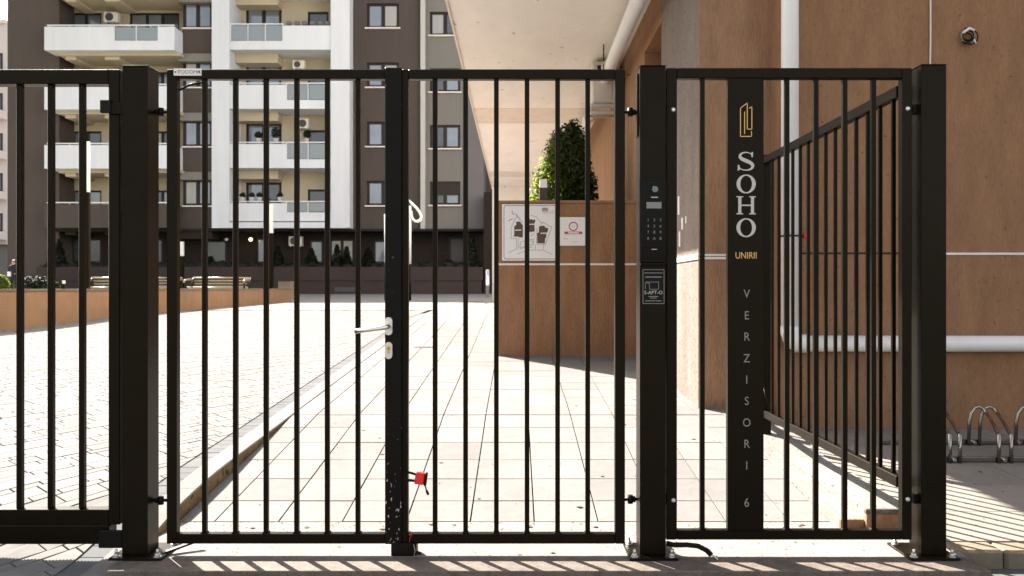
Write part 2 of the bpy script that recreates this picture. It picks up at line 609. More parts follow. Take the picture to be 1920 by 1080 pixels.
def block_bm(bm, pl, dz=0.0):
    if sum(a[0] * b[1] - b[0] * a[1] for a, b in zip(pl, pl[1:] + pl[:1])) < 0:
        pl = pl[::-1]
    cx = sum(p[0] for p in pl) / len(pl)
    cy = sum(p[1] for p in pl) / len(pl)
    lo = [bm.verts.new((x, y, zdrive(y) - 0.03)) for x, y in pl]
    mid = [bm.verts.new((x, y, zdrive(y) - 0.002 + dz)) for x, y in pl]
    top = [bm.verts.new((cx + (x - cx) * 0.975, cy + (y - cy) * 0.975, zdrive(y) + dz)) for x, y in pl]
    n = len(pl)
    bm.faces.new(top)
    for i in range(n):
        k = (i + 1) % n
        bm.faces.new((lo[i], lo[k], mid[k], mid[i]))
        bm.faces.new((mid[i], mid[k], top[k], top[i]))
    return bm


far = BM()
for n, (a, pl) in enumerate(blocks):
    dz = random.uniform(-0.0015, 0.0015)
    if n < 290:
        b = block_bm(BM(), pl, dz)
        obj('paving_block', b, M_PAVER, drive)
    else:
        block_bm(far, pl, dz)
obj('far_paving_blocks', far, M_PAVER, drive, kind='stuff')
# gutter of grey blocks and the kerb
gut_me = {}
y = 1.8
while y < 15.5:
    d = 0.105 if y < 9 else 0.42
    b = BM()
    x0, x1, g = GX + 0.006, -1.815, 0.002
    ya, yb = y + g, y + d - g
    pl = [(x0, ya), (x1, ya), (x1, yb), (x0, yb)]
    block_bm(b, pl, random.uniform(-0.001, 0.001) - 0.003)
    obj('gutter_block', b, M_PAVER_D, drive)
    y += d
y = 1.84
k = 0
while y < 23.5:
    d = 0.86 if k else 0.6
    b = BM()
    ya, yb = y + 0.002, y + d - 0.002
    rows = []
    for q in range(7):
        yy = ya + (yb - ya) * q / 6
        zz = zdrive(yy) + 0.004
        rows.append([b.verts.new(p) for p in ((-1.81, yy, -0.08), (-1.81, yy, zz), (-1.686, yy, zz), (-1.68, yy, zz - 0.006), (-1.68, yy, -0.08))])
    for r0, r1 in zip(rows[:-1], rows[1:]):
        for q in range(4):
            b.faces.new((r0[q], r1[q], r1[q + 1], r0[q + 1]))
    b.faces.new(rows[0][::-1])
    b.faces.new(rows[-1])
    bmesh.ops.recalc_face_normals(b, faces=b.faces[:])
    ko = obj('kerb_stone', b, M_KERB, drive)
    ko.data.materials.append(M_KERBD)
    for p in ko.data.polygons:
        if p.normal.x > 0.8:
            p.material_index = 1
    y += d
    k += 1

# granite step under the gate, right pavement --------------------------------------
step = box('granite_step', -1.68, 1.95, 3.235, 3.405, -0.028, 0.0, M_GRANITE, bev=0.004, kind='structure')
box('sunlit_threshold_slab', -1.68, 1.95, 3.408, 3.915, -0.028, -0.0005, M_THRESH, step, 0.002)  # paler from the gate's shadow edge back: sunlight put into the step's colour
box('step_riser', -1.66, 1.92, 3.262, 3.9, -0.12, -0.0285, M_STUCCO, step)
zpave = lambda y: 0.04 * (y - 3.45)
pave = sheet('pavement', (1.70, 9.0), (3.50, 5.98), zpave, M_JOINT, drop=0.012)
xs = [1.93, 2.36, 2.95, 3.54, 4.13, 4.72, 5.31, 5.9]
ys = [3.60, 4.02, 4.50, 4.98, 5.46, 5.94]
for j in range(len(ys) - 1):
    for i in range(len(xs) - 1):
        b = bx(BM(), xs[i] + 0.003, xs[i + 1] - 0.003, ys[j] + 0.003, ys[j + 1] - 0.003, -0.03, 0.0)
        for v in b.verts:
            v.co.z += zpave(v.co.y) + random.uniform(-0.0006, 0.0006)
        obj('paving_slab', b, M_SLAB, pave)
x = 1.93
while x < 6:
    obj('kerb_stone', bx(BM(), x + 0.003, x + 0.217, 3.47, 3.598, -0.16, 0.006 + random.uniform(-0.003, 0.003), 0.012), M_KERBY, pave)
    x += 0.22
# raised edging beside the walkway, under the side fence
def sloped_strip(name, x0, x1, y0, y1, zmin, m, parent=None, kind=None):
    b = BM()
    n = 14
    rows = []
    for k in range(n + 1):
        y = y0 + (y1 - y0) * k / n
        z = max(zmin, zramp(y) + 0.002)
        rows.append([b.verts.new(p) for p in ((x0, y, -0.05), (x1, y, -0.05), (x1, y, z), (x0, y, z))])
    for r0, r1 in zip(rows[:-1], rows[1:]):
        for i in range(4):
            b.faces.new((r0[i], r0[(i + 1) % 4], r1[(i + 1) % 4], r1[i]))
    b.faces.new(rows[0][::-1])
    b.faces.new(rows[-1])
    bmesh.ops.recalc_face_normals(b, faces=b.faces[:])
    return obj(name, b, m, parent, kind=kind)


edge = sloped_strip('edging_step', 1.679, 1.93, 3.80, 6.12, 0.098, M_THRESH, None, 'structure')
box('edging_front', 1.677, 1.93, 3.778, 3.7995, -0.05, 0.078, M_STUCCO, edge, 0.002)
box('edging_cap', 1.672, 1.93, 3.772, 3.7995, 0.0785, 0.102, M_GRANITE, edge, 0.004)
sloped_strip('lower_edging', 1.562, 1.675, 3.8205, 6.12, 0.043, M_THRESH, edge)
box('lower_edging_front', 1.562, 1.6765, 3.800, 3.82, -0.05, 0.045, M_STUCCO, edge, 0.003)

gb = BM()
rg = random.Random(21)
for _ in range(420):
    k = rg.random()
    if k < 0.55:
        gx, gy, gz = rg.uniform(-1.6, 1.9), 3.42 + 0.48 * rg.random() ** 0.6, 0.0
    elif k < 0.8:
        gx, gy = rg.uniform(-1.66, 1.5), rg.uniform(3.95, 6.5)
        gz = zramp(gy)
    else:
        gx, gy = rg.uniform(1.95, 3.6), rg.uniform(3.65, 5.9)
        gz = zpave(gy)
    r_ = rg.uniform(0.002, 0.0055) if rg.random() < 0.9 else rg.uniform(0.008, 0.016)
    a_ = rg.uniform(0, 6.28)
    vs = [gb.verts.new((gx + r_ * math.cos(a_ + t) * f, gy + r_ * math.sin(a_ + t), gz + 0.001 + h_)) for t, f, h_ in ((0, 1.5, 0.001), (1.6, 0.8, 0.004), (3.1, 1.4, 0.001), (4.7, 0.7, 0.002))]
    gb.faces.new(vs)
gb_ = obj('grit', gb, M_BARK, None, kind='stuff')
tag(gb_, 'scattered grit and dry leaf crumbs on the threshold and paving', 'grit')

# ------------------------------------------------------------------ brown building on the right
bb = thing('brown_building', 'brown stucco building with cream soffit and white trim line beside the walkway', 'building', (1.42, 6.2, 0))
BX, BY = 1.42, 6.15            # front left corner of the column
ZS = 4.2                       # soffit height
WY = 5.95                      # right wall plane
co = box('column', BX, 2.3, BY, 7.73, 0.0, ZS - 0.003, M_STUCCO2, bb, 0.006)
co.data.materials.append(M_FLANK)  # flank's greyer tone is blue skylight put into the stucco colour
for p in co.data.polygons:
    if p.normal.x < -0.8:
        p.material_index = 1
box('wall', 1.98, 14, WY, 6.6, -0.1, 9.0, M_STUCCO, bb, 0.006)
box('side_wall', BX, 2.2, 8.75, 24.2, 0.0, ZS - 0.003, M_STUCCO2, bb)
box('doorway_lintel', BX + 0.002, 2.2, 7.732, 8.748, 3.77, ZS - 0.003, M_STUCCO, bb)
box('doorway_back', 2.0, 2.2, 7.732, 8.748, 0.0, 3.768, M_FRAME, bb)
up = box('upper_storey', -0.73, 14, 6.02, 24.0, ZS, 13.0, M_CREAM, bb)
for ya, yb in ((13.35, 14.55), (20.6, 21.6)):
    box('soffit_joint', -0.735, 1.41, ya, yb, ZS - 0.006, ZS + 0.02, M_CREAM2, up)
box('soffit_drip_edge', -0.745, -0.72, 6.02, 24.0, ZS - 0.03, ZS + 0.05, M_TRIM, up)
box('end_wall', -0.72, 2.2, 23.6, 23.98, 0.3, ZS - 0.004, M_CREAM, bb)
zt = 1.405
box('trim', BX - 0.012, 1.979, BY - 0.012, 7.72, zt - 0.022, zt - 0.002, M_TRIM, bb, 0.002)
box('trim', BX - 0.010, 1.979, BY - 0.010, 7.72, zt + 0.004, zt + 0.020, M_TRIM, bb, 0.002)
zr = PZ(475.5, WY)
box('trim', PX(1764, WY), 9, WY - 0.008, WY + 0.01, zr - 0.011, zr + 0.007, M_TRIM, bb, 0.002)
box('wall_groove', 1.99, PX(1763, WY), WY - 0.0015, WY + 0.01, zr - 0.006, zr + 0.010, M_FRAME, bb)
# torn sticker remains and chips on the column flank
for (yy, zz, w, h) in ((6.86, 1.80, 0.06, 0.16), (6.72, 1.66, 0.05, 0.10), (6.83, 1.52, 0.05, 0.13), (6.58, 1.70, 0.03, 0.06)):
    box('torn_sticker', BX - 0.004, BX + 0.002, yy, yy + w, zz, zz + h, M_SIGN, bb)

# planter wall with the two boards
PY = 9.08
pw = thing('planter_wall', 'brown rendered planter wall carrying a site map board', 'wall', (0.6, PY, 0.37))
pz1 = PZ(376, PY)
px0 = PX(934.5, PY)
box('wall_body', px0, BX - 0.002, PY, 12.6, 0.2, pz1 - 0.03, M_STUCCO, pw, 0.004)
box('coping', px0 - 0.012, BX - 0.003, PY - 0.012, 12.61, pz1 - 0.029, pz1, M_STUCCO2, pw, 0.003)
zl = PZ(495.5, PY)
box('trim', px0 - 0.006, BX - 0.003, PY - 0.010, PY + 0.01, zl - 0.011, zl + 0.011, M_TRIM, pw, 0.002)
box('soil', px0 + 0.1, BX - 0.1, PY + 0.1, 12.5, pz1 - 0.02, pz1 + 0.004, M_EARTH, pw)

# site map board
my = PY - 0.03
mb = thing('site_map_board', 'white site plan board with three brown building outlines on planter wall', 'sign', (PX(991, my), my, PZ(490, my)))


def mxz(u, v):
    """crop pixels of the board (1495x1080 crop of 930..1110 x 370..500) to wall coordinates"""
    return PX(930 + u / 8.306, my), PZ(370 + v / 8.306, my)


x0, z1 = mxz(95, 105)
x1, z0 = PX(1041.5, my), mxz(0, 985)[1]
box('board', x0, x1, my, PY - 0.012, z0, z1, M_SIGN, mb, 0.002)
b = BM()
cor = [mxz(u, v) for u, v in ((925, 128), (155, 128), (135, 135), (124, 158), (124, 925), (135, 950), (158, 960), (925, 960))]
ribbon(b, cor, 0.006, my - 0.0005)
obj('border_line', b, M_INK, mb)
for poly in ([(315, 378), (375, 378), (408, 425), (418, 440), (418, 622), (350, 622), (350, 612), (275, 612), (285, 565), (283, 455), (315, 430)],
             [(505, 345), (560, 340), (575, 355), (612, 345), (612, 385), (598, 395), (602, 530), (545, 540), (470, 530), (470, 360)],
             [(672, 450), (745, 440), (765, 460), (775, 475), (812, 475), (812, 510), (800, 545), (785, 560), (780, 630), (765, 640), (762, 718), (642, 716), (640, 556), (666, 550)]):
    b = prism(BM(), [mxz(u, v) for u, v in poly], my - 0.0014, my - 0.0002)
    bp = obj('building_outline', b, M_MAPBR, mb)
    cu = sum(p[0] for p in poly) / len(poly)
    cv = sum(p[1] for p in poly) / len(poly)
    b = ribbon(BM(), [mxz(cu - 45, cv + 8), mxz(cu + 45, cv + 6)], 0.011, my - 0.0016)
    obj('printed_caption', b, M_SIGN, bp)
b = BM()
for pl in ([(240, 630), (235, 480), (290, 350), (325, 290), (300, 250), (330, 280), (420, 390)], [(325, 290), (380, 370)], [(250, 200), (275, 265)], [(190, 370), (270, 330), (205, 350)],
           [(235, 225), (280, 265), (250, 265)], [(530, 275), (630, 305), (690, 385), (735, 390), (840, 455), (872, 455), (765, 750)], [(690, 420), (735, 390)],
           [(220, 635), (320, 640), (318, 800), (200, 860)], [(345, 640), (345, 810)], [(385, 690), (370, 790), (440, 760)], [(390, 690), (585, 645), (585, 740), (500, 742)],
           [(520, 680), (570, 680), (570, 715)], [(330, 885), (430, 845), (530, 820), (740, 822), (872, 890)], [(615, 740), (615, 810)], [(738, 730), (738, 815)], [(640, 480), (630, 730)], [(375, 810), (450, 775), (560, 778)],
           [(645, 735), (765, 735)], [(535, 610), (600, 560)]):
    ribbon(b, [mxz(u, v) for u, v in pl], 0.0045, my - 0.0007)
obj('plan_lines', b, M_INKL, mb)
b = BM()
for u0, u1, v in ((722, 800, 170), (722, 808, 190), (722, 808, 212)):
    ribbon(b, [mxz(u0, v), mxz(u1, v)], 0.012, my - 0.0007)
obj('printed_heading', b, M_INKL, mb)
b = ribbon(BM(), [mxz(730, 243), mxz(910, 243)], 0.006, my - 0.0007)
ribbon(b, [mxz(850, 210), mxz(910, 210)], 0.005, my - 0.0007)
obj('printed_heading', b, M_PINKP, mb)

nb = thing('notice_board', 'small square white notice with red ring and red bar on planter wall', 'sign', (PX(1073, my), my, PZ(461, my)))
x0, z1 = PX(1048.5, my), mxz(0, 306)[1]
x1, z0 = PX(1097.5, my), mxz(0, 752)[1]
box('board', x0, x1, my + 0.008, PY - 0.012, z0, z1, M_SIGN, nb, 0.001)
ny = my + 0.007
cx_, cz_ = mxz(1205, 452)
b = BM()
ribbon(b, [(cx_ + 0.047 * math.cos(a * math.pi / 14), cz_ + 0.047 * math.sin(a * math.pi / 14)) for a in range(29)], 0.010, ny)
obj('red_ring', b, M_RED, nb)
b = ribbon(BM(), [(cx_ - 0.012, cz_ + 0.012), (cx_ - 0.008, cz_ - 0.012)], 0.004, ny)
ribbon(b, [(cx_ + 0.008, cz_ + 0.012), (cx_ + 0.014, cz_ - 0.012)], 0.004, ny)
obj('ring_mark', b, M_PINKP, nb)
b = prism(BM(), [mxz(u, v) for u, v in ((1066, 533), (1345, 533), (1345, 572), (1066, 572))], ny - 0.001, ny)
rb = obj('red_bar', b, M_RED, nb)
b = ribbon(BM(), [mxz(1130, 552), mxz(1285, 552)], 0.014, ny - 0.0012)
obj('printed_caption', b, M_SIGN, rb)
obj('printed_line', ribbon(BM(), [mxz(1040, 645), mxz(1120, 645)], 0.006, ny), M_PINKP, nb)
obj('printed_line', ribbon(BM(), [mxz(1190, 692), mxz(1275, 692)], 0.004, ny), M_PINKP, nb)


# thuja ---------------------------------------------------------------------------
def leafy(bm, blobs, n, size, seed, core=0.78):
    rnd = random.Random(seed)
    wts = [b[3] * b[4] * b[5] for b in blobs]
    for _ in range(n):
        cx, cy, cz, rx, ry, rz = rnd.choices(blobs, wts)[0]
        d = Vector((rnd.gauss(0, 1), rnd.gauss(0, 1), rnd.gauss(0, 1))).normalized()
        s = rnd.uniform(core, 1.06) ** 0.8
        taper = 1.0 - 0.32 * max(0, d.z)
        p = Vector((cx + d.x * rx * s * taper, cy + d.y * ry * s * taper, cz + d.z * rz * s))
        nrm = (d + Vector((rnd.gauss(0, .5), rnd.gauss(0, .5), rnd.gauss(0, .5) + 0.25))).normalized()
        t = nrm.cross(Vector((rnd.gauss(0, 1), rnd.gauss(0, 1), rnd.gauss(0, 1)))).normalized()
        w = nrm.cross(t)
        L = size * rnd.uniform(0.45, 1.7)
        q = [p - t * L * 0.5, p + w * L * 0.3 - t * 0.05 * L, p + t * L * 0.6 + nrm * L * 0.25, p - w * L * 0.3 - t * 0.05 * L]
        bm.faces.new([bm.verts.new(c) for c in q])
    return bm


def solid_blob(bm, blobs, k=0.8):
    for cx, cy, cz, rx, ry, rz in blobs:
        bmesh.ops.create_icosphere(bm, subdivisions=2, radius=1.0, matrix=Matrix.Translation((cx, cy, cz)) @ Matrix.Diagonal((rx * k, ry * k, rz * k, 1)))
    return bm


ty = 10.2
th = thing('thuja_shrub', 'bushy green thuja growing behind the planter wall, its lower left sunlit', 'shrub', (0.55, ty, pz1))
bl = [(0.66, ty, 2.70, 0.28, 0.30, 0.58), (0.76, ty + 0.05, 2.72, 0.24, 0.26, 0.62), (0.86, ty + 0.1, 2.45, 0.22, 0.24, 0.42),
      (0.54, ty + 0.05, 2.95, 0.17, 0.2, 0.28), (0.72, ty, 3.02, 0.16, 0.2, 0.30), (0.95, ty + 0.25, 2.32, 0.10, 0.16, 0.36)]
bl2 = [(0.45, ty - 0.22, 2.50, 0.21, 0.18, 0.54), (0.35, ty - 0.24, 2.36, 0.19, 0.18, 0.46), (0.28, ty - 0.26, 2.25, 0.16, 0.16, 0.30)]
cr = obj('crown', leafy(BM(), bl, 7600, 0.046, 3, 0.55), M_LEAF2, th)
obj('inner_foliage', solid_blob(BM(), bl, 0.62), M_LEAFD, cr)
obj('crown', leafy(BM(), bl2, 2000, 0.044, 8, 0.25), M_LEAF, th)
tk = BM()
tube(tk, [(0.55, ty, 2.1), (0.57, ty, 2.5), (0.6, ty, 3.0)], 0.04, 8, rad=[0.05, 0.035, 0.015])
obj('trunk', tk, M_BARK, th, True)

bo = thing('bollard_light', 'short brown bollard lamp with white head in front of thuja', 'lamp', (PX(1019, 9.4), 9.4, pz1))
bx0, bx1 = PX(1011.5, 9.4), PX(1026.5, 9.4)
box('post', bx0, bx1, 9.4, 9.49, pz1 - 0.02, PZ(352, 9.4), M_DARKW, bo, 0.002)
box('lamp_head', bx0 + 0.004, bx1 - 0.004, 9.404, 9.486, PZ(352, 9.4), PZ(336, 9.4), M_LAMPW, bo, 0.002)

# drain pipe under the soffit, with hanger
dp = thing('soffit_pipe', 'pale drain pipe slung along the soffit edge beside the brown wall', 'pipe', (1.22, 9, 3.9))
obj('pipe', tube(BM(), [(1.17, 6.1, 3.93), (1.17, 15.5, 3.90)], 0.076, 16), M_PIPE, dp, False)
hg = BM()
tube(hg, arc((1.17, 9.85, 3.915), 0.098, 0, 360, 18), 0.014, 6, False)
tube(hg, [(1.05, 9.85, 3.815), (1.41, 9.85, 3.815)], 0.014, 6)
obj('hanger', hg, M_ZINC, dp)
obj('hanger_rod', tube(BM(), [(1.09, 9.85, 3.815), (1.09, 9.85, 4.2)], 0.008, 6), M_FRAME, dp)
obj('pipe_socket', tube(BM(), [(1.17, 12.6, 3.91), (1.17, 12.85, 3.91)], 0.097, 16), M_PIPE, dp)

# AC unit on the side wall
ay = 10.4
ac = thing('wall_air_conditioner', 'cream air conditioner unit on a bracket high on the brown side wall', 'air conditioner', (1.15, ay, PZ(205, ay)))
ax0, ax1 = PX(1110, ay), PX(1155, ay)
az0, az1 = PZ(192, ay), PZ(114, ay)
cs = box('casing', ax0, ax1, ay, ay + 0.78, az0, az1, M_AC, ac, 0.02)
for k in range(9):
    yy = ay + 0.06 + k * 0.02
box('side_panel', ax0 + 0.05, ax1 - 0.05, ay - 0.012, ay, az0 + 0.06, az1 - 0.22, M_AC, cs, 0.005)
box('grip_recess', ax0 + 0.07, ax1 - 0.06, ay - 0.006, ay + 0.002, az1 - 0.13, az1 - 0.06, M_FRAME, cs)
for k in range(3):
    box('pressed_rib', ax0 + 0.02 + k * 0.013, ax0 + 0.026 + k * 0.013, ay - 0.004, ay + 0.001, az0 + 0.05, az1 - 0.05, M_TRIM, cs)
br = BM()
bx(br, ax0 - 0.02, BX - 0.001, ay + 0.04, ay + 0.09, az0 - 0.055, az0 - 0.002, 0.004)
bx(br, ax0 - 0.02, BX - 0.001, ay + 0.64, ay + 0.69, az0 - 0.055, az0 - 0.002, 0.004)
bx(br, ax0 - 0.03, ax0 + 0.01, ay + 0.02, ay + 0.72, az0 - 0.10, az0 - 0.056, 0.004)
bx(br, ax0 - 0.02, BX - 0.001, ay - 0.02, ay + 0.035, az0 - 0.16, az0 - 0.12, 0.004)
obj('bracket', br, M_ZINC, ac)
b = tube(BM(), [(ax1 - 0.03, ay + 0.05, az0 + 0.36), (ax1 + 0.06, ay + 0.02, az0 + 0.33), (ax1 + 0.08, ay + 0.02, az0 + 0.1), (BX, ay + 0.02, az0 - 0.04)], 0.018, 8)
obj('hose', b, M_FRAME, ac)

# white drain pipe on the right wall --------------------------------------------------
rp = thing('wall_drainpipe', 'white plastic drainpipe dropping down the brown wall and turning right', 'pipe', (PX(1481, 5.85), 5.85, 0.6))
vy = 5.885
vx, r = PX(1481, vy), 0.064
hz = PZ(644, vy)
obj('pipe', tube(BM(), [(vx, vy, 6.5), (vx, vy, hz + 0.11)], r, 20), M_PIPE, rp)
obj('elbow', tube(BM(), [(vx, vy, hz + 0.13), (vx, vy, hz + 0.09), (vx + 0.02, vy, hz + 0.03), (vx + 0.055, vy, hz), (vx + 0.12, vy, hz)], r + 0.006, 20), M_PIPE, rp)
obj('pipe', tube(BM(), [(vx + 0.11, vy, hz), (9.0, vy, hz - 0.01)], r - 0.004, 20), M_PIPE, rp)
b = tube(BM(), arc((vx, vy, PZ(443, vy)), r + 0.004, 0, 360, 20), 0.007, 6, False)
for v in b.verts:
    d = v.co - Vector((vx, vy, PZ(443, vy)))
    v.co = Vector((vx + d.x, vy + d.z, PZ(443, vy) + d.y))
cl = obj('clamp', b, M_BLACK, rp)
box('clamp_bolt', PX(1497, vy), PX(1504, vy), vy - 0.03, vy + 0.0, PZ(446, vy), PZ(441, vy), M_BLACK, cl)
vl = thing('red_valve', 'tiny red valve cap beside the white drainpipe', 'valve', (PX(1508, 5.9), 5.9, PZ(450, 5.9)))
b = tube(BM(), [(PX(1508, 5.88), WY, PZ(443, 5.88)), (PX(1508, 5.88), 5.86, PZ(443, 5.88))], 0.024, 12, rad=[0.012, 0.026])
obj('cap', b, M_RED, vl)
obj('stem', tube(BM(), [(PX(1508, 5.88), 5.86, PZ(449, 5.88)), (PX(1508, 5.88), 5.86, PZ(436, 5.88))], 0.014, 10), M_RED, vl)

# thin wire and cable coil
wr = obj('wall_wire', tube(BM(), [(PX(1746, 5.93), 5.935, 6.5), (PX(1745.5, 5.93), 5.935, 3.0), (PX(1743, 5.93), 5.937, 2.5), (PX(1740, 5.93), 5.937, 1.9), (PX(1742, 5.93), 5.937, 1.2), (PX(1740, 5.93), 5.937, 0.72)], 0.006, 6), M_TRIM)
tag(wr, 'thin pale wire hanging straight down the brown wall', 'wire')
cc = thing('cable_coil', 'small coil of loose cable poking from the brown wall', 'cable', (PX(1817, 5.9), 5.9, PZ(68, 5.9)))
rnd = random.Random(5)
c0 = Vector((PX(1818, 5.9), 5.915, PZ(69, 5.9)))
for k in range(7):
    rr = rnd.uniform(0.034, 0.056)
    ph = rnd.uniform(0, 360)
    pts = arc((c0.x + rnd.uniform(-.012, .012), c0.y + rnd.uniform(-.02, .015), c0.z + rnd.uniform(-.014, .014)), rr, ph, ph + rnd.uniform(250, 340), 16)
    pts = [(p[0], p[1] + rnd.uniform(-.004, .004), p[2] * 1.0) for p in pts]
    obj('cable', tube(BM(), pts, 0.0045, 6), M_BLACK if k % 3 else M_WOOD, cc)
obj('cable_end', tube(BM(), [(c0.x - 0.05, c0.y - 0.01, c0.z + 0.028), (c0.x - 0.01, c0.y - 0.03, c0.z + 0.058), (c0.x + 0.03, c0.y - 0.02, c0.z + 0.045)], 0.011, 8), M_SIGN, cc)
obj('cable_end', tube(BM(), [(c0.x, c0.y, c0.z + 0.05), (c0.x - 0.005, WY, c0.z + 0.075)], 0.010, 8), M_BLACK, cc)
obj('cable_end', tube(BM(), [(c0.x + 0.045, c0.y - 0.02, c0.z - 0.05), (c0.x + 0.03, c0.y - 0.02, c0.z - 0.02)], 0.005, 6), M_SIGN, cc)

# ------------------------------------------------------------------ bike rack
rk = thing('bike_rack', 'chrome tubular bike rack of paired hoops standing against brown wall', 'bike rack', (2.9, 5.2, 0.06))


def hoop(px_foot, px_back, parent):
    yf, yb = 4.96, 5.42
    xf = PX(px_foot, yf)
    zf = zpave(yf)
    zb = zpave(yb)
    xb = PX(px_back, yb)
    top = 0.27
    pts = [(xf, yf, zf), (xf, yf, zf + 0.17)]
    xm = xb + 0.062
    for t in (0.12, 0.3, 0.6, 0.85):
        pts.append((xf + (xm + 0.05 - xf) * t, yf + (yb - 0.04 - yf) * t, zf + 0.17 + (top - 0.17 - 0.035) * (t ** 0.95)))
    pts += [(xm + 0.035, yb - 0.02, zb + top - 0.02), (xm + 0.01, yb, zb + top - 0.002), (xm - 0.02, yb, zb + top - 0.012), (xb + 0.018, yb, zb + top - 0.05), (xb + 0.006, yb, zb + top - 0.11), (xb, yb, zb)]
    obj('hoop', tube(BM(), pts, 0.0115, 10), M_RACK, parent)


for fx, bxx in ((1781, 1720), (1800, 1740), (1873, 1816), (1896, 1836), (1968, 1904), (1990, 1926)):
    hoop(fx, bxx, rk)
for yy, zz in ((4.955, 0.03), (5.42, 0.03)):
    z0 = zpave(yy)
    box('base_rail', 2.50, 4.2, yy + 0.012, yy + 0.042, z0 + 0.006, z0 + 0.036, M_RACK, rk, 0.003)
b = BM()
for px_ in (1790, 1884):
    tube(b, [(PX(px_, 4.95), 4.945, zpave(4.95) + 0.02), (PX(px_, 4.95), 4.97, zpave(4.95) + 0.02)], 0.011, 8)
for px_ in (1829, 1912):
    tube(b, [(PX(px_, 5.41), 5.41, zpave(5.4) + 0.02), (PX(px_, 5.41), 5.44, zpave(5.4) + 0.02)], 0.011, 8)
obj('anchor_bolts', b, M_CHROME, rk)

# ------------------------------------------------------------------ the gate line
YP = 3.40          # front of the posts
YL = 3.43          # front of the leaves
PW = 0.110


def post(px0, px1, py_top, label, plate):
    x0, x1 = PX(px0, YP), PX(px1, YP)
    p = thing('gate_post', label, 'post', ((x0 + x1) / 2, YP + 0.055, 0), 'square posts of the gate line')
    zt = PZ(py_top, YP)
    box('shaft', x0, x1, YP, YP + PW, 0.010, zt - 0.004, M_METAL, p, 0.003)
    box('cap', x0 - 0.001, x1 + 0.001, YP - 0.001, YP + PW + 0.001, zt - 0.0035, zt, M_METAL, p, 0.001)
    a0, a1 = PX(plate[0], 3.36), PX(plate[1], 3.36)
    bpl = box('base_plate', a0, a1, 3.352, 3.57, 0.001, 0.010, M_METAL, p, 0.002)
    for xx in (a0 + 0.025, a1 - 0.025):
        for yy in (3.377, 3.545):
            b = BM()
            tube(b, [(xx, yy, 0.010), (xx, yy, 0.013)], 0.016, 12)
            tube(b, [(xx, yy, 0.013), (xx, yy, 0.024)], 0.0115, 6)
            tube(b, [(xx, yy, 0.024), (xx, yy, 0.042)], 0.006, 8)
            obj('anchor_bolt', b, M_ZINC, bpl)
    return p, x0, x1, zt


p1 = post(228, 276.5, 122, 'dark square gate post between the sliding gate and double gate', (203, 303))
p2 = post(1200, 1248.5, 122, 'dark square gate post carrying the intercom keypad', (1180, 1272))
p3 = post(1728, 1775, 120, 'dark square gate post at right, side fence behind it', (1706, 1800))
box('strike_strap', p2[1] - 0.008, p2[1] - 0.001, YP + 0.03, YP + 0.075, PZ(252, YP), PZ(134, YP), M_METAL, p2[0], 0.001)
# welding tail of the left base plate
b = BM()
mtx = Matrix.Translation((-1.49, 3.46, 0.018)) @ Matrix.Rotation(math.radians(38), 4, 'Z') @ Matrix.Rotation(math.radians(-10), 4, 'Y')
bx(b, -0.06, 0.11, -0.012, 0.012, -0.003, 0.006, 0.001, mtx)
obj('plate_tail', b, M_METAL, p1[0])


def frame_bar(parent, name, x0, x1, z0, z1, y0=YL, d=0.04, bev=0.003, m=M_METAL):
    return box(name, x0, x1, y0, y0 + d, z0, z1, m, parent, bev)


def bars(parent, pxs, z0, z1, w, yc, Y, m=M_METAL):
    b = bx(BM(), -w / 2, w / 2, -w / 2, w / 2, 0, z1 - z0, 0.0018)
    me = mesh_of(b)
    for p in pxs:
        link('bar', me, m, parent, (PX(p, Y), yc, z0))


ZT, ZB = PZ(129.5, YL), PZ(1020, YL)
ZTi, ZBi = PZ(147.5, YL), PZ(1001.5, YL)


def hinge(parent, x, y, z, s):
    b = BM()
    tube(b, [(x, y, z - 0.018), (x, y, z + 0.018)], 0.012, 10)
    tube(b, [(x - 0.03 * s, y, z), (x + 0.034 * s, y, z)], 0.007, 8)
    tube(b, [(x + 0.012 * s, y, z), (x + 0.022 * s, y, z)], 0.014, 8)
    obj('hinge', b, M_BLACK, parent)


# left leaf (with the lock)
xl0, xl1 = PX(312, YL), PX(753, YL)
g1 = thing('gate_leaf', 'dark barred gate leaf with steel lever handle and maker plate', 'gate', ((xl0 + xl1) / 2, YL, ZB), 'leaves of the double gate')
frame_bar(g1, 'stile', xl0, PX(331, YL), ZB, ZT)
frame_bar(g1, 'lock_stile', PX(722, YL), xl1, ZB - 0.0, ZT + 0.006, YL - 0.006, 0.05, m=M_METAL2)
frame_bar(g1, 'top_rail', PX(331, YL), PX(722, YL), ZTi, ZT, YL + 0.001, 0.038)
frame_bar(g1, 'bottom_rail', PX(331, YL), PX(722, YL), ZB, ZBi, YL + 0.001, 0.038)
bars(g1, (382.5, 440.5, 498, 555.5, 613, 670.5), ZBi, ZTi, 0.0205, YL + 0.02, YL + 0.01)
for z in (PZ(207, YL), PZ(942, YL)):
    hinge(g1, PX(301, 3.46), 3.465, z, -1)


def capsule(x, z, w, h, y0, y1):
    pts = []
    r = w / 2
    for a in range(0, 181, 20):
        pts.append((x + r * math.cos(math.radians(a)), z + h / 2 - r + r * math.sin(math.radians(a))))
    for a in range(180, 361, 20):
        pts.append((x + r * math.cos(math.radians(a)), z - h / 2 + r + r * math.sin(math.radians(a))))
    b = prism(BM(), pts, y0, y1)
    return b


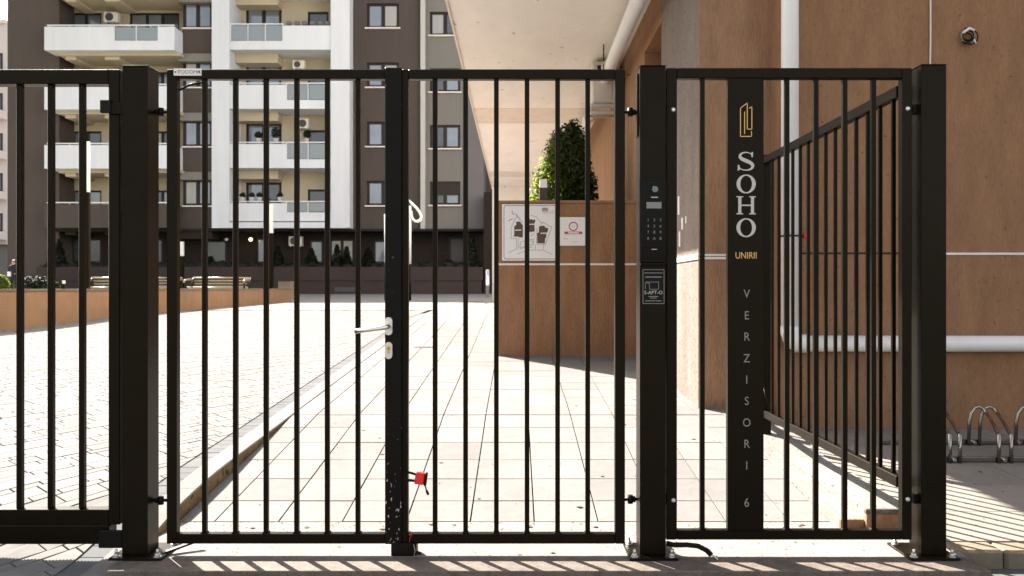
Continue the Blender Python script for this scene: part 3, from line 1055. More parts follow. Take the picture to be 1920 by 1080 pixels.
ys_ = YL - 0.006
hx = PX(729, ys_)
es = obj('escutcheon', capsule(hx, PZ(611.5, ys_), 0.033, 0.078, ys_ - 0.008, ys_), M_STEEL, g1)
b = BM()
hz_ = PZ(611, ys_)
tube(b, [(hx + 0.002, ys_ - 0.006, hz_), (hx + 0.002, ys_ - 0.050, hz_ - 0.001), (hx - 0.006, ys_ - 0.060, hz_ - 0.003), (hx - 0.03, ys_ - 0.062, hz_ - 0.008), (hx - 0.135, ys_ - 0.062, hz_ - 0.020)], 0.0105, 14)
obj('lever_handle', b, M_CHROME, es, False)
b = tube(BM(), [(hx + 0.002, ys_ - 0.008, hz_), (hx + 0.002, ys_ - 0.014, hz_)], 0.016, 16)
obj('handle_collar', b, M_STEEL, es)
e2 = obj('escutcheon', capsule(hx, PZ(657, ys_), 0.032, 0.074, ys_ - 0.007, ys_), M_STEEL, g1)
b = tube(BM(), [(hx, ys_ - 0.007, PZ(653, ys_)), (hx, ys_ - 0.013, PZ(653, ys_))], 0.0085, 14)
bx(b, hx - 0.004, hx + 0.004, ys_ - 0.012, ys_ - 0.007, PZ(653, ys_) - 0.022, PZ(653, ys_))
cy = obj('lock_cylinder', b, M_GOLD, e2)
box('key_slot', hx - 0.001, hx + 0.001, ys_ - 0.0136, ys_ - 0.012, PZ(653, ys_) - 0.005, PZ(653, ys_) + 0.005, M_INK, e2)
# maker plate
x0, x1 = PX(326, YL), PX(378, YL)
pl = box('maker_plate', x0, x1, YL - 0.003, YL + 0.001, PZ(142, YL), PZ(129, YL), M_SIGN, g1, 0.0005)
text('maker_lettering', 'TODOMK', 0.0225, M_INKL, pl, (x0 + x1) / 2 + 0.007, YL - 0.0035, PZ(135.5, YL), 0.0004, 1.0)
b = ribbon(BM(), [(x0 + 0.018, PZ(132, YL)), (x0 + 0.022, PZ(138.5, YL)), (x0 + 0.028, PZ(132, YL)), (x0 + 0.018, PZ(133, YL))], 0.0014, YL - 0.003)
obj('maker_emblem', b, M_PINKP, pl)
for xx in (x0 + 0.0085, x1 - 0.0085):
    obj('screw', tube(BM(), [(xx, YL - 0.003, PZ(135.3, YL)), (xx, YL - 0.005, PZ(135.3, YL))], 0.0036, 10), M_INK, pl)
# closer strap just under the top rail
b = BM()
tube(b, [(PX(333, 3.47), 3.47, PZ(171, 3.47)), (PX(357, 3.47), 3.47, PZ(158.5, 3.47)), (PX(380, 3.47), 3.47, PZ(155, 3.47))], 0.005, 8)
obj('stay_strap', b, M_METAL, g1)
# weld fillets low on the bars give small dark feet
b = bx(BM(), -0.016, 0.016, -0.012, 0.012, 0.0, 0.006)
for v in b.verts:
    if v.co.z > 0.003:
        v.co.x *= 0.68
fil = mesh_of(b)
for p_ in (382.5, 440.5, 498, 555.5, 613, 670.5):
    link('weld', fil, M_METAL, g1, (PX(p_, YL + 0.01), YL + 0.02, ZBi))

# right leaf
xr0, xr1 = PX(753.6, YL), PX(1172, YL)
g2 = thing('gate_leaf', 'dark barred gate leaf beside the intercom post, red padlock on its edge', 'gate', ((xr0 + xr1) / 2, YL, ZB), 'leaves of the double gate')
frame_bar(g2, 'stile', xr0, PX(765, YL), ZB, ZT)
frame_bar(g2, 'stile', PX(1153.5, YL), xr1, ZB, ZT)
frame_bar(g2, 'top_rail', PX(765, YL), PX(1153.5, YL), ZTi, ZT, YL + 0.001, 0.038)
frame_bar(g2, 'bottom_rail', PX(765, YL), PX(1153.5, YL), ZB, ZBi, YL + 0.001, 0.038)
RB = (815.5, 872.8, 930.6, 988.2, 1045.6, 1102.2)
bars(g2, RB, ZBi, ZTi, 0.0205, YL + 0.02, YL + 0.01)
for p_ in RB:
    link('weld', fil, M_METAL, g2, (PX(p_, YL + 0.01), YL + 0.02, ZBi))
for z in (PZ(207, YL), PZ(940, YL)):
    hinge(g2, PX(1182, 3.46), 3.465, z, 1)

# floor stop and drop bolt
fs = thing('floor_stop', 'black box floor stop under the meeting stiles of the gate', 'gate stop', (PX(756, 3.42), 3.42, 0))
box('block', PX(733, 3.41), PX(776, 3.41), 3.41, 3.50, 0.001, PZ(1019.5, 3.41), M_BLACK, fs, 0.003)
box('ear', PX(776.5, 3.42), PX(781, 3.42), 3.42, 3.48, 0.001, PZ(1021, 3.41), M_BLACK, fs, 0.002)
obj('wire_twist', tube(BM(), [(PX(776, 3.41), 3.405, 0.055), (PX(779, 3.41), 3.395, 0.03), (PX(777, 3.41), 3.392, 0.004)], 0.0022, 6), M_WOOD, fs)
obj('tag_end', tube(BM(), [(PX(779, 3.41), 3.40, 0.022), (PX(791, 3.41), 3.395, 0.018)], 0.006, 6), M_BLACK, fs)
wt = BM()
rnd = random.Random(3)
pts = [(PX(767, 3.40), 3.415, 0.06)]
for k in range(9):
    pts.append((PX(765 + rnd.uniform(0, 10), 3.4), 3.415 + rnd.uniform(-0.01, 0.008), PZ(1012 - k * 2.2 + rnd.uniform(-4, 4), 3.4)))
tube(wt, pts, 0.0016, 5)
tag(obj('rusty_wire', wt, M_RED), 'thin twisted red wire tied at the foot of the gate stile', 'wire')

# padlock
pd = thing('padlock', 'red padlock with black shackle and key on the gate stile', 'padlock', (PX(786, 3.41), 3.42, PZ(900, 3.42)))
pm = Matrix.Translation((PX(786.5, 3.42), 3.44, PZ(899, 3.42))) @ Matrix.Rotation(math.radians(8), 4, 'Y')
b = bx(BM(), -0.021, 0.019, -0.012, 0.012, -0.026, 0.026, 0.004)
bmesh.ops.transform(b, matrix=pm, verts=b.verts)
obj('body', b, M_REDP, pd)
b = bx(BM(), 0.0192, 0.031, -0.0125, 0.0125, -0.029, 0.029, 0.004)
bmesh.ops.transform(b, matrix=pm, verts=b.verts)
obj('end_cap', b, M_BLACK, pd)
b = tube(BM(), [(-0.02, 0, 0.014), (-0.05, 0, 0.019), (-0.066, 0, 0.012), (-0.068, 0, 0.0), (-0.066, 0, -0.010), (-0.05, 0, -0.016), (-0.02, 0, -0.014)], 0.0055, 8)
bmesh.ops.transform(b, matrix=pm, verts=b.verts)
obj('shackle', b, M_BLACK, pd)
b = tube(BM(), [(0.026, -0.002, -0.025), (0.034, -0.002, -0.045), (0.038, -0.002, -0.052), (0.044, -0.002, -0.062), (0.046, -0.002, -0.066)], 0.003, 8, rad=[0.003, 0.003, 0.006, 0.006, 0.003])
bmesh.ops.transform(b, matrix=pm, verts=b.verts)
obj('key', b, M_BLACK, pd)

# sliding gate on the left
YS = 3.425
sg = thing('sliding_gate', 'heavy dark sliding gate with geared bottom beam, at the left edge', 'gate', (-2.6, YS, 0.1))
xe = PX(224.5, YS)
frame_bar(sg, 'stile', PX(203, YS), xe, PZ(984, YS), PZ(129.5, YS), YS, 0.06)
frame_bar(sg, 'top_rail', -5.2, PX(203, YS), PZ(157, YS), PZ(129.5, YS), YS + 0.001, 0.058)
frame_bar(sg, 'bottom_rail', -5.2, PX(203, YS), PZ(984, YS), PZ(956, YS), YS + 0.001, 0.058)
frame_bar(sg, 'carriage_beam', -5.2, PX(205, YS), PZ(1020, YS), PZ(985.5, YS), YS - 0.004, 0.07)
box('end_stop', PX(184, YS - 0.02), PX(230, YS - 0.02) - 0.001, YS - 0.022, YS - 0.005, PZ(1028, YS - 0.02), PZ(995, YS - 0.02), M_BLACK, sg, 0.004)
bars(sg, [35 - 58.6 * k for k in range(-2, 22)], PZ(956, YS), PZ(157, YS), 0.0235, YS + 0.03, YS + 0.018)
box('catch', PX(186, YS - 0.02), PX(206, YS - 0.02), YS - 0.016, YS - 0.001, PZ(213, YS), PZ(189, YS), M_BLACK, sg, 0.002)
box('catch_strap', PX(203, YS - 0.02), PX(227, YS - 0.02), YS - 0.010, YS - 0.001, PZ(215, YS), PZ(193, YS), M_METAL, sg, 0.002)
# gear rack with teeth, behind the beam
teeth = [(-5.0, PZ(1012, YS) + 0.03)]
zr0 = PZ(1020, YS) + 0.001
x = -5.0
poly_pts = []
while x < -1.78:
    poly_pts += [(x, zr0), (x + 0.0045, zr0 - 0.011), (x + 0.0085, zr0 - 0.011), (x + 0.013, zr0)]
    x += 0.0155
b = BM()
tp = [(px_, zz) for px_, zz in poly_pts]
for (xa, za), (xb_, zb_) in zip(tp[:-1], tp[1:]):
    if xb_ - xa < 1e-6:
        continue
    q = [b.verts.new(p) for p in ((xa, YS + 0.07, za), (xb_, YS + 0.07, zb_), (xb_, YS + 0.07, zr0 + 0.03), (xa, YS + 0.07, zr0 + 0.03))]
    q2 = [b.verts.new(p) for p in ((xa, YS + 0.09, za), (xb_, YS + 0.09, zb_), (xb_, YS + 0.09, zr0 + 0.03), (xa, YS + 0.09, zr0 + 0.03))]
    b.faces.new(q)
    b.faces.new(q2[::-1])
    b.faces.new((q[1], q[0], q2[0], q2[1]))
    b.faces.new((q[3], q[2], q2[2], q2[3]))
obj('gear_rack', b, M_METAL, sg)

# sign panel on the right
xs0, xs1 = PX(1249.5, YL), PX(1710, YL)
zt_, zb_ = PZ(127, YL), PZ(1012.5, YL)
zti, zbi = PZ(146.5, YL), PZ(995, YL)
sp = thing('fence_panel', 'dark barred panel with tall name plate beside the intercom post', 'fence', ((xs0 + xs1) / 2, YL, zb_))
frame_bar(sp, 'stile', xs0, PX(1269.5, YL), zb_, zt_)
frame_bar(sp, 'stile', PX(1692, YL), xs1, zb_, zt_)
frame_bar(sp, 'top_rail', PX(1269.5, YL), PX(1692, YL), zti, zt_, YL + 0.001, 0.038)
frame_bar(sp, 'bottom_rail', PX(1269.5, YL), PX(1692, YL), zb_, zbi, YL + 0.001, 0.038)
SB = (1317.3, 1476.3, 1530.8, 1585, 1639)
bars(sp, SB, zbi, zti, 0.0205, YL + 0.02, YL + 0.01)
for p_ in SB:
    link('weld', fil, M_METAL, sp, (PX(p_, YL + 0.01), YL + 0.02, zbi))
for p_, q_ in ((1262, 1250), (1702, 1714)):
    for py_ in ((206, 938) if p_ == 1262 else (204, 936)):
        b = tube(BM(), [(PX(p_, YL), YL, PZ(py_, YL)), (PX(p_, YL), YL - 0.004, PZ(py_, YL)), (PX(p_, YL), YL - 0.009, PZ(py_, YL))], 0.011, 14, rad=[0.0115, 0.0105, 0.005])
        obj('dome_bolt', b, M_ZINC, sp)
        xa, xb2 = sorted((PX(q_, YL), PX(q_ + (-10 if q_ < 1300 else 12), YL)))
        box('clip', xa, xb2, YL + 0.002, YL + 0.03, PZ(py_ + 9, YL), PZ(py_ - 9, YL), M_BLACK, sp, 0.002)
YN = YL - 0.002
plate = box('name_plate', PX(1364.5, YN), PX(1432, YN), YN, YN + 0.03, zbi + 0.001, zti - 0.001, M_METAL, sp, 0.0015)
yl = YN - 0.0008


def nx(u):
    return PX(1360 + u / 6.75, YN)


def nz(v):
    return PZ(170 + v / 6.75, YN)


b = BM()
w_ = 0.0036
ribbon(b, [(nx(330), nz(515)), (nx(330), nz(580)), (nx(190), nz(580)), (nx(190), nz(222)), (nx(276), nz(157)), (nx(276), nz(488)), (nx(334), nz(488)), (nx(334), nz(205)), (nx(302), nz(222))], w_, yl, 0.0012)
ribbon(b, [(nx(242), nz(268)), (nx(242), nz(545))], w_, yl, 0.0012)
obj('building_logo', b, M_GOLD, plate)
xc = PX(1398.8, YN)


def ring_letter(zc, w, h, ts, tt):
    b = BM()
    n = 48
    o = [(xc + w / 2 * math.cos(2 * math.pi * k / n), zc + h / 2 * math.sin(2 * math.pi * k / n)) for k in range(n)]
    i = [(xc + (w / 2 - ts) * math.cos(2 * math.pi * k / n), zc + (h / 2 - tt) * math.sin(2 * math.pi * k / n)) for k in range(n)]
    for y in (yl - 0.0012,):
        vo = [b.verts.new((x, y, z)) for x, z in o]
        vi = [b.verts.new((x, y, z)) for x, z in i]
        vob = [b.verts.new((x, yl, z)) for x, z in o]
        for k in range(n):
            k2 = (k + 1) % n
            b.faces.new((vo[k], vo[k2], vi[k2], vi[k]))
            b.faces.new((vo[k2], vo[k], vob[k], vob[k2]))
    obj('letter', b, M_SILVER, plate)


def sweep_letter(pts, ws, serifs):
    # Catmull-Rom through the centre line, variable stroke width
    P = [Vector(p) for p in pts]
    fine, fw = [], []
    for i in range(len(P) - 1):
        p0, p1, p2, p3 = P[max(i - 1, 0)], P[i], P[i + 1], P[min(i + 2, len(P) - 1)]
        for s in range(5):
            t = s / 5
            fine.append(0.5 * ((2 * p1) + (p2 - p0) * t + (2 * p0 - 5 * p1 + 4 * p2 - p3) * t * t + (3 * p1 - p0 - 3 * p2 + p3) * t ** 3))
            fw.append(ws[i] * (1 - t) + ws[i + 1] * t)
    fine.append(P[-1])
    fw.append(ws[-1])
    b = BM()
    prev = None
    for k, p in enumerate(fine):
        d = (fine[min(k + 1, len(fine) - 1)] - fine[max(k - 1, 0)]).normalized()
        n = Vector((-d.y, d.x)) * fw[k] / 2
        cur = (b.verts.new((p.x + n.x, yl - 0.0012, p.y + n.y)), b.verts.new((p.x - n.x, yl - 0.0012, p.y - n.y)))
        if prev:
            b.faces.new((prev[0], prev[1], cur[1], cur[0]))
        prev = cur
    for s in serifs:
        b.faces.new([b.verts.new((x, yl - 0.0013, z)) for x, z in s])
    obj('letter', b, M_SILVER, plate)


# S
lx0, lx1 = PX(1382, YN), PX(1415.5, YN)
lz0, lz1 = PZ(320, YN), PZ(285, YN)
LW, LH = lx1 - lx0, lz1 - lz0


def sc_(p):
    return (lx0 + p[0] * LW, lz0 + p[1] * LH)


cp = [(0.83, 0.80), (0.74, 0.91), (0.55, 0.972), (0.34, 0.955), (0.185, 0.86), (0.165, 0.73), (0.29, 0.615), (0.52, 0.52), (0.75, 0.41), (0.87, 0.27), (0.80, 0.115), (0.60, 0.035), (0.36, 0.035), (0.17, 0.11), (0.07, 0.25)]
cw = [0.03, 0.05, 0.055, 0.075, 0.12, 0.16, 0.19, 0.20, 0.19, 0.17, 0.12, 0.07, 0.055, 0.05, 0.03]
sweep_letter([sc_(p) for p in cp], [w * LH for w in cw],
             [[sc_(p) for p in ((0.80, 0.72), (0.88, 0.72), (0.89, 1.0), (0.83, 1.0), (0.76, 0.93))],
              [sc_(p) for p in ((0.12, 0.30), (0.03, 0.31), (0.02, 0.0), (0.08, 0.0), (0.16, 0.075))]])
ring_letter(PZ(345, YN), PX(1416.8, YN) - PX(1380.8, YN), (PZ(327, YN) - PZ(362.5, YN)), 0.0165, 0.0055)
ring_letter(PZ(427, YN), PX(1417, YN) - PX(1380.6, YN), (PZ(409, YN) - PZ(444.5, YN)), 0.0165, 0.0055)
# H
b = BM()
h0, h1 = PZ(402, YN), PZ(368, YN)
hm = (h0 + h1) / 2
for sx_ in (-1, 1):
    c = xc + sx_ * 0.0275
    bx(b, c - 0.0068, c + 0.0068, yl - 0.0012, yl, h0, h1)
    for z_ in (h0, h1 - 0.0045):
        bx(b, c - 0.0145, c + 0.0145, yl - 0.0014, yl, z_, z_ + 0.0045)
bx(b, xc - 0.024, xc + 0.024, yl - 0.0011, yl, hm - 0.003, hm + 0.003)
obj('letter', b, M_SILVER, plate)
text('lettering', 'UNIRII', 0.0405, M_GOLD, plate, xc, yl, PZ(479.5, YN), 0.0006, 0.83)
for ch, py_ in zip('VERZISORI6', (551.5, 592, 632, 672.5, 712.5, 752.5, 793, 833, 873.5, 943)):
    text('letter', ch, 0.052 if ch != '6' else 0.056, M_SILVER2 if ch != '6' else M_SILVER2, plate, PX(1400, YN), yl, PZ(py_, YN), 0.0006, 0.86)

# side fence running back to the wall
FX = 1.70
sf = thing('side_fence', 'dark barred side fence running back from the right post to the wall', 'fence', (FX, 4.7, 0.1))
fz0, fz1 = 0.268, 0.318
ft0, ft1 = 2.015, 2.065
box('bottom_rail', FX, FX + 0.04, 3.53, 6.1, fz0, fz1, M_METAL, sf, 0.003)
box('top_rail', FX, FX + 0.04, 3.53, 6.1, ft0, ft1, M_METAL, sf, 0.003)
b = bx(BM(), -0.0085, 0.0085, -0.0085, 0.0085, 0, ft0 - fz1, 0.0015)
me = mesh_of(b)
z = 3.60
while z < 6.0:
    link('bar', me, M_METAL, sf, (FX + 0.02, z, fz1))
    z += 0.131
box('end_post', FX - 0.003, FX + 0.05, 5.42, 5.475, 0.099, ft1 + 0.012, M_METAL, sf, 0.003)
obj('tie_wire', tube(BM(), [(FX - 0.01, 5.2, fz1 + 0.01), (FX - 0.03, 5.3, fz1 + 0.12), (FX - 0.01, 5.42, fz1 + 0.22)], 0.0015, 6), M_METAL, sf)

# intercom, notice, conduit on the middle post
YI = YP - 0.022
ic = thing('intercom', 'black glass intercom keypad panel mounted on the middle gate post', 'intercom', (PX(1225, YI), YP, PZ(490, YI)))
ix0, ix1 = PX(1200, YI), PX(1250, YI)
box('housing', ix0, ix1, YI, YP - 0.001, PZ(492, YI), PZ(334, YI), M_BLACK, ic, 0.003)
fp = box('glass_face', ix0 + 0.006, ix1 - 0.006, YI - 0.003, YI + 0.001, PZ(464, YI), PZ(338, YI), M_GLOSS, ic, 0.001)
box('screen', PX(1212, YI), PX(1240, YI), YI - 0.0038, YI - 0.0022, PZ(391, YI), PZ(379, YI), M_SILVER2, fp, 0.0004)
obj('camera_lens', tube(BM(), [(PX(1228, YI), YI - 0.003, PZ(355, YI)), (PX(1228, YI), YI - 0.005, PZ(355, YI))], 0.013, 18), M_PANE2, fp)
box('indicator', PX(1224, YI), PX(1231, YI), YI - 0.0038, YI - 0.0022, PZ(351, YI), PZ(349.5, YI), M_SILVER, fp)
b = ribbon(BM(), [(PX(1221, YI), PZ(370, YI)), (PX(1233, YI), PZ(370, YI))], 0.004, YI - 0.0032, 0.0004)
obj('maker_mark', b, M_SILVER, fp)
for r_, rowt in enumerate(('123', '456', '789', '0AB')):
    for c_, ch in enumerate(rowt):
        text('key_digit', ch, 0.017, M_SILVER2, fp, PX(1215 + c_ * 11.6, YI), YI - 0.0034, PZ(412.5 + r_ * 11.6, YI), 0.0003)
box('lower_panel', ix0 + 0.004, ix1 - 0.004, YI - 0.002, YI + 0.001, PZ(488, YI), PZ(466, YI), M_GLOSS, ic, 0.001)
b = ribbon(BM(), [(PX(1222, YI), PZ(467.5, YI)), (PX(1231, YI), PZ(467.5, YI))], 0.003, YI - 0.0024, 0.0004)
obj('maker_mark', b, M_SILVER, ic)
box('cap_strip', ix0 + 0.002, ix1 - 0.002, YI - 0.004, YP - 0.001, PZ(497, YI), PZ(492.5, YI), M_METAL, ic, 0.002)
YT = YP - 0.003
nt_ = thing('instruction_plate', 'small dark engraved instruction plate on the post below the intercom', 'sign', (PX(1225, YT), YT, PZ(570, YT)))
tx0, tx1 = PX(1204.5, YT), PX(1246, YT)
box('plate', tx0, tx1, YT, YP - 0.0005, PZ(570, YT), PZ(504.5, YT), M_BLACK, nt_, 0.0005)
b = BM()
yy = YT - 0.0005
m_ = 0.0022
ribbon(b, [(tx0 + m_, PZ(569.2, YT)), (tx1 - m_, PZ(569.2, YT)), (tx1 - m_, PZ(505.6, YT)), (tx0 + m_, PZ(505.6, YT)), (tx0 + m_, PZ(569.2, YT))], 0.0024, yy, 0.0004)
obj('rim', b, M_SILVER2, nt_)
b = BM()
for (a0, a1, v, w) in ((195, 425, 235, .003), (435, 560, 235, .003), (215, 300, 318, .0042), (312, 540, 318, .0042), (285, 470, 712, .0032), (320, 440, 745, .003), (215, 310, 800, .003), (320, 410, 800, .003), (430, 535, 800, .003)):
    ribbon(b, [(PX(1190 + a0 / 10.8, YT), PZ(490 + v / 10.8, YT)), (PX(1190 + a1 / 10.8, YT), PZ(490 + v / 10.8, YT))], w, yy, 0.0004)
obj('engraved_lines', b, M_SILVER2, nt_)
b = BM()
ribbon(b, [(PX(1190 + u / 10.8, YT), PZ(490 + v / 10.8, YT)) for u, v in ((215, 420), (485, 420), (485, 565), (300, 565), (300, 440), (215, 440), (215, 560))], 0.0022, yy, 0.0004)
obj('engraved_diagram', b, M_SILVER2, nt_)
text('engraved_lettering', 'S-APT-O', 0.0215, M_SILVER, nt_, PX(1190 + 380 / 10.8, YT), yy, PZ(490 + 635 / 10.8, YT), 0.0003, 1.0)
cd = thing('flexible_conduit', 'black corrugated cable conduit lying at the foot of the middle post', 'conduit', (PX(1280, 3.42), 3.42, 0))
b = BM()
path = [(PX(1249, 3.46), 3.45, 0.045), (PX(1262, 3.46), 3.44, 0.040), (PX(1285, 3.46), 3.43, 0.044), (PX(1305, 3.46), 3.42, 0.042), (PX(1320, 3.46), 3.40, 0.028), (PX(1326, 3.46), 3.385, 0.014)]
fine = []
for a_, b_ in zip(path[:-1], path[1:]):
    for s in range(14):
        t = s / 14
        fine.append(tuple(a_[i] * (1 - t) + b_[i] * t for i in range(3)))
tube(b, fine, 0.012, 10, rad=[0.0125 if k % 2 else 0.0095 for k in range(len(fine))])
obj('sleeve', b, M_BLACK, cd)
for k in range(3):
    obj('loose_wire', tube(BM(), [path[-1], (path[-1][0] + 0.012 + 0.006 * k, 3.37, 0.012), (path[-1][0] + 0.022 + 0.004 * k, 3.36 + 0.008 * k, 0.004)], 0.0026, 6), (M_SIGN, M_BLACK, M_ZINC)[k], cd)

# ------------------------------------------------------------------ low curved planter wall in the courtyard
cw_pts = [(-9.2, 10.2), (-8.1, 11.3), (-7.55, 12.4), (-7.25, 14.0), (-7.18, 16.4), (-7.08, 19.5), (-6.98, 22.5), (-6.9, 24.3)]
lw = thing('garden_wall', 'low curved tan wall round the raised garden with benches', 'wall', (-7.2, 16, 0.6))


def curved_wall(pts, t, z0, z1, m, name, parent, off=0.0):
    b = BM()
    P = [Vector(p) for p in pts]
    fine = []
    for i in range(len(P) - 1):
        p0, p1, p2, p3 = P[max(i - 1, 0)], P[i], P[i + 1], P[min(i + 2, len(P) - 1)]
        for s in range(6):
            u = s / 6
            fine.append(0.5 * ((2 * p1) + (p2 - p0) * u + (2 * p0 - 5 * p1 + 4 * p2 - p3) * u * u + (3 * p1 - p0 - 3 * p2 + p3) * u ** 3))
    fine.append(P[-1])
    prev = None
    rows = []
    for k, p in enumerate(fine):
        d = (fine[min(k + 1, len(fine) - 1)] - fine[max(k - 1, 0)]).normalized()
        n = Vector((d.y, -d.x))
        a, c = p + n * off, p - n * t
        rows.append([b.verts.new((a.x, a.y, z0)), b.verts.new((a.x, a.y, z1)), b.verts.new((c.x, c.y, z1)), b.verts.new((c.x, c.y, z0))])
    for r0, r1 in zip(rows[:-1], rows[1:]):
        for k in range(3):
            b.faces.new((r0[k], r1[k], r1[k + 1], r0[k + 1]))
    b.faces.new(rows[0][::-1])
    b.faces.new(rows[-1])
    bmesh.ops.recalc_face_normals(b, faces=b.faces[:])
    return obj(name, b, m, parent)


ztop = 1.145
curved_wall(cw_pts, 0.22, 0.2, ztop - 0.03, M_TAN, 'wall_body', lw)
curved_wall(cw_pts, 0.25, ztop - 0.03, ztop, M_KERBY, 'coping', lw, 0.02)
b = BM()
bed = [(p[0] - 0.2, p[1]) for p in cw_pts] + [(-40, 24.3), (-40, 10.2)]
b.faces.new([b.verts.new((x, y, 1.02)) for x, y in bed])
for f in b.faces:
    if f.normal.z < 0:
        pass
bmesh.ops.recalc_face_normals(b, faces=b.faces[:])
obj('garden_bed', b, M_GRASS, None, kind='structure')
gr = BM()
rnd = random.Random(11)
for _ in range(3500):
    y = rnd.uniform(11.5, 24)
    x = rnd.uniform(-16, -7.6)
    h = rnd.uniform(0.08, 0.15)
    a = rnd.uniform(0, 6.28)
    w = 0.012
    gr.faces.new([gr.verts.new(p) for p in ((x - w * math.cos(a), y - w * math.sin(a), 1.02), (x + w * math.cos(a), y + w * math.sin(a), 1.02), (x + rnd.gauss(0, .03), y + rnd.gauss(0, .03), 1.02 + h))])
g_ = obj('grass', gr, M_GRASS, None, kind='stuff')
tag(g_, 'short dry grass along the top of the low tan wall', 'grass')


def bench(px0, px1, Y, label, rot=0.0):
    x0, x1 = PX(px0, Y), PX(px1, Y)
    w = x1 - x0
    cx_ = (x0 + x1) / 2
    z0 = 1.02 - 0.30
    t = thing('park_bench', label, 'bench', (cx_, Y, z0), 'benches in the raised garden')
    zt = PZ(519.5, Y) - z0
    M = Matrix.Translation((cx_, Y, z0)) @ Matrix.Rotation(rot, 4, 'Z')

    def tr(b):
        bmesh.ops.transform(b, matrix=M, verts=b.verts)
        return b
    for k in range(4):
        z = zt - 0.02 - 0.083 * k
        y = 0.26 - 0.045 * k
        obj('back_slat', tr(tube(BM(), [(-w / 2 + 0.03 * k, y, z), (w / 2 - 0.03 * k, y, z)], 0.024, 10)), M_WOOD, t)
    for k in range(4):
        obj('seat_slat', tr(tube(BM(), [(-w / 2, 0.08 - 0.11 * k, 0.45), (w / 2, 0.08 - 0.11 * k, 0.45)], 0.026, 8)), M_WOOD, t)
    for s in (-1, 1):
        xx = s * (w / 2 + 0.02)
        b = tube(BM(), [(xx, 0.27, 0), (xx, 0.12, 0.45), (xx, 0.27, zt - 0.02)], 0.022, 8)
        obj('rear_leg', tr(b), M_BLACK, t)
        obj('front_leg', tr(tube(BM(), [(xx, -0.30, 0), (xx, -0.27, 0.45), (xx, -0.30, 0.64)], 0.022, 8)), M_BLACK, t)
        obj('armrest', tr(tube(BM(), [(xx, 0.2, 0.68), (xx, -0.1, 0.68), (xx + s * 0.01, -0.30, 0.66), (xx + s * 0.02, -0.36, 0.60)], 0.028, 8)), M_WOOD, t)


bench(357, 463, 22.5, 'slatted park bench in full view behind the low tan wall')
bench(246, 335, 23.3, 'slatted park bench half hidden behind the left gate post')
bench(172, 232, 21.5, 'slatted park bench nearest the sliding gate, behind low wall', 0.25)
wb = thing('slatted_bin', 'small brown slatted wooden bin behind the end of the low wall', 'bin', (PX(533, 26), 26, 0.75))
for k in range(9):
    a = PX(522 + k * 2.7, 26)
    box('slat', a, a + 0.03, 26, 26.4, 0.75, PZ(527, 26), M_WOOD, wb)
box('lid', PX(521, 26), PX(546, 26), 25.98, 26.42, PZ(527, 26), PZ(526, 26), M_FRAME, wb)

# lamps and poles in the courtyard


def lamp_post(px, Y, pyt, pyw, label):
    x = PX(px, Y)
    w = 3.6 * Y / F
    t = thing('lamp_post', label, 'lamp post', (x, Y, 0.8), 'slim lamp posts of the courtyard')
    zt_, zw = PZ(pyt, Y), PZ(pyw, Y)
    box('pole', x - w * 0.95, x + w * 0.95, Y, Y + 2 * w, 0.7, zw, M_METAL, t, 0.004)
    box('lamp_head', x - w * 0.85, x + w * 0.85, Y + 0.01, Y + 2 * w - 0.01, zw, zt_, M_LAMPW, t, 0.004)


lamp_post(163, 15.6, 265, 360, 'slim lamp post with tall white head nearest the sliding gate')
lamp_post(507.5, 26.5, 383, 437, 'slim lamp post with white head before the white balconies')
lamp_post(339.5, 30.0, 453, 480, 'small far lamp post seen beside the left gate stile')
bl3 = thing('bollard_light', 'tiny garden bollard with white tip behind the low wall', 'lamp', (PX(118, 16), 16, 1.02))
box('post', PX(115, 16), PX(120.5, 16), 16, 16.06, 1.0, PZ(532, 16), M_METAL, bl3)
box('lamp_head', PX(116, 16), PX(120, 16), 16.01, 16.05, PZ(532, 16), PZ(526, 16), M_LAMPW, bl3)
cyY = 25.3
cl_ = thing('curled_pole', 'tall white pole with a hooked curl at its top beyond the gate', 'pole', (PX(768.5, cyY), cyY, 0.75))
obj('shaded_lower_pole', tube(BM(), [(PX(768.5, cyY), cyY, 0.7), (PX(768.5, cyY), cyY, PZ(495, cyY))], 0.046, 12), M_METAL, cl_)  # building's shade on the pole's foot, put into a dark colour
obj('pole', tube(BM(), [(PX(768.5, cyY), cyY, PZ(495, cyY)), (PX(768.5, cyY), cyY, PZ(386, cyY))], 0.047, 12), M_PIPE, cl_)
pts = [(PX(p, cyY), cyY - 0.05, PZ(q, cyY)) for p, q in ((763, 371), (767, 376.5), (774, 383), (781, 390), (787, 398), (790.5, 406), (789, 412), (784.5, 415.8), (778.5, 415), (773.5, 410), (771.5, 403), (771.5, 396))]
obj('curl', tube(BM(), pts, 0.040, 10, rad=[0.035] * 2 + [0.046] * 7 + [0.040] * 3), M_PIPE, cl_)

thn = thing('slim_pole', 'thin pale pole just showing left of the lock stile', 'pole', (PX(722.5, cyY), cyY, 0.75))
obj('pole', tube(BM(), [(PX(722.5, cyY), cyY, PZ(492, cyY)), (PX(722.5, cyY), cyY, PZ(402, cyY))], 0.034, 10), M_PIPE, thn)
obj('shaded_lower_pole', tube(BM(), [(PX(722.5, cyY), cyY, 0.7), (PX(722.5, cyY), cyY, PZ(492, cyY))], 0.033, 10), M_METAL, thn)  # dark colour stands for the shade on the lower length

# ------------------------------------------------------------------ apartment building
YB = 38.5
ab = thing('apartment_building', 'grey-brown and white apartment block with stacked balconies behind the gate', 'building', (-8, YB, 0.9))
ZTOP = 16.2


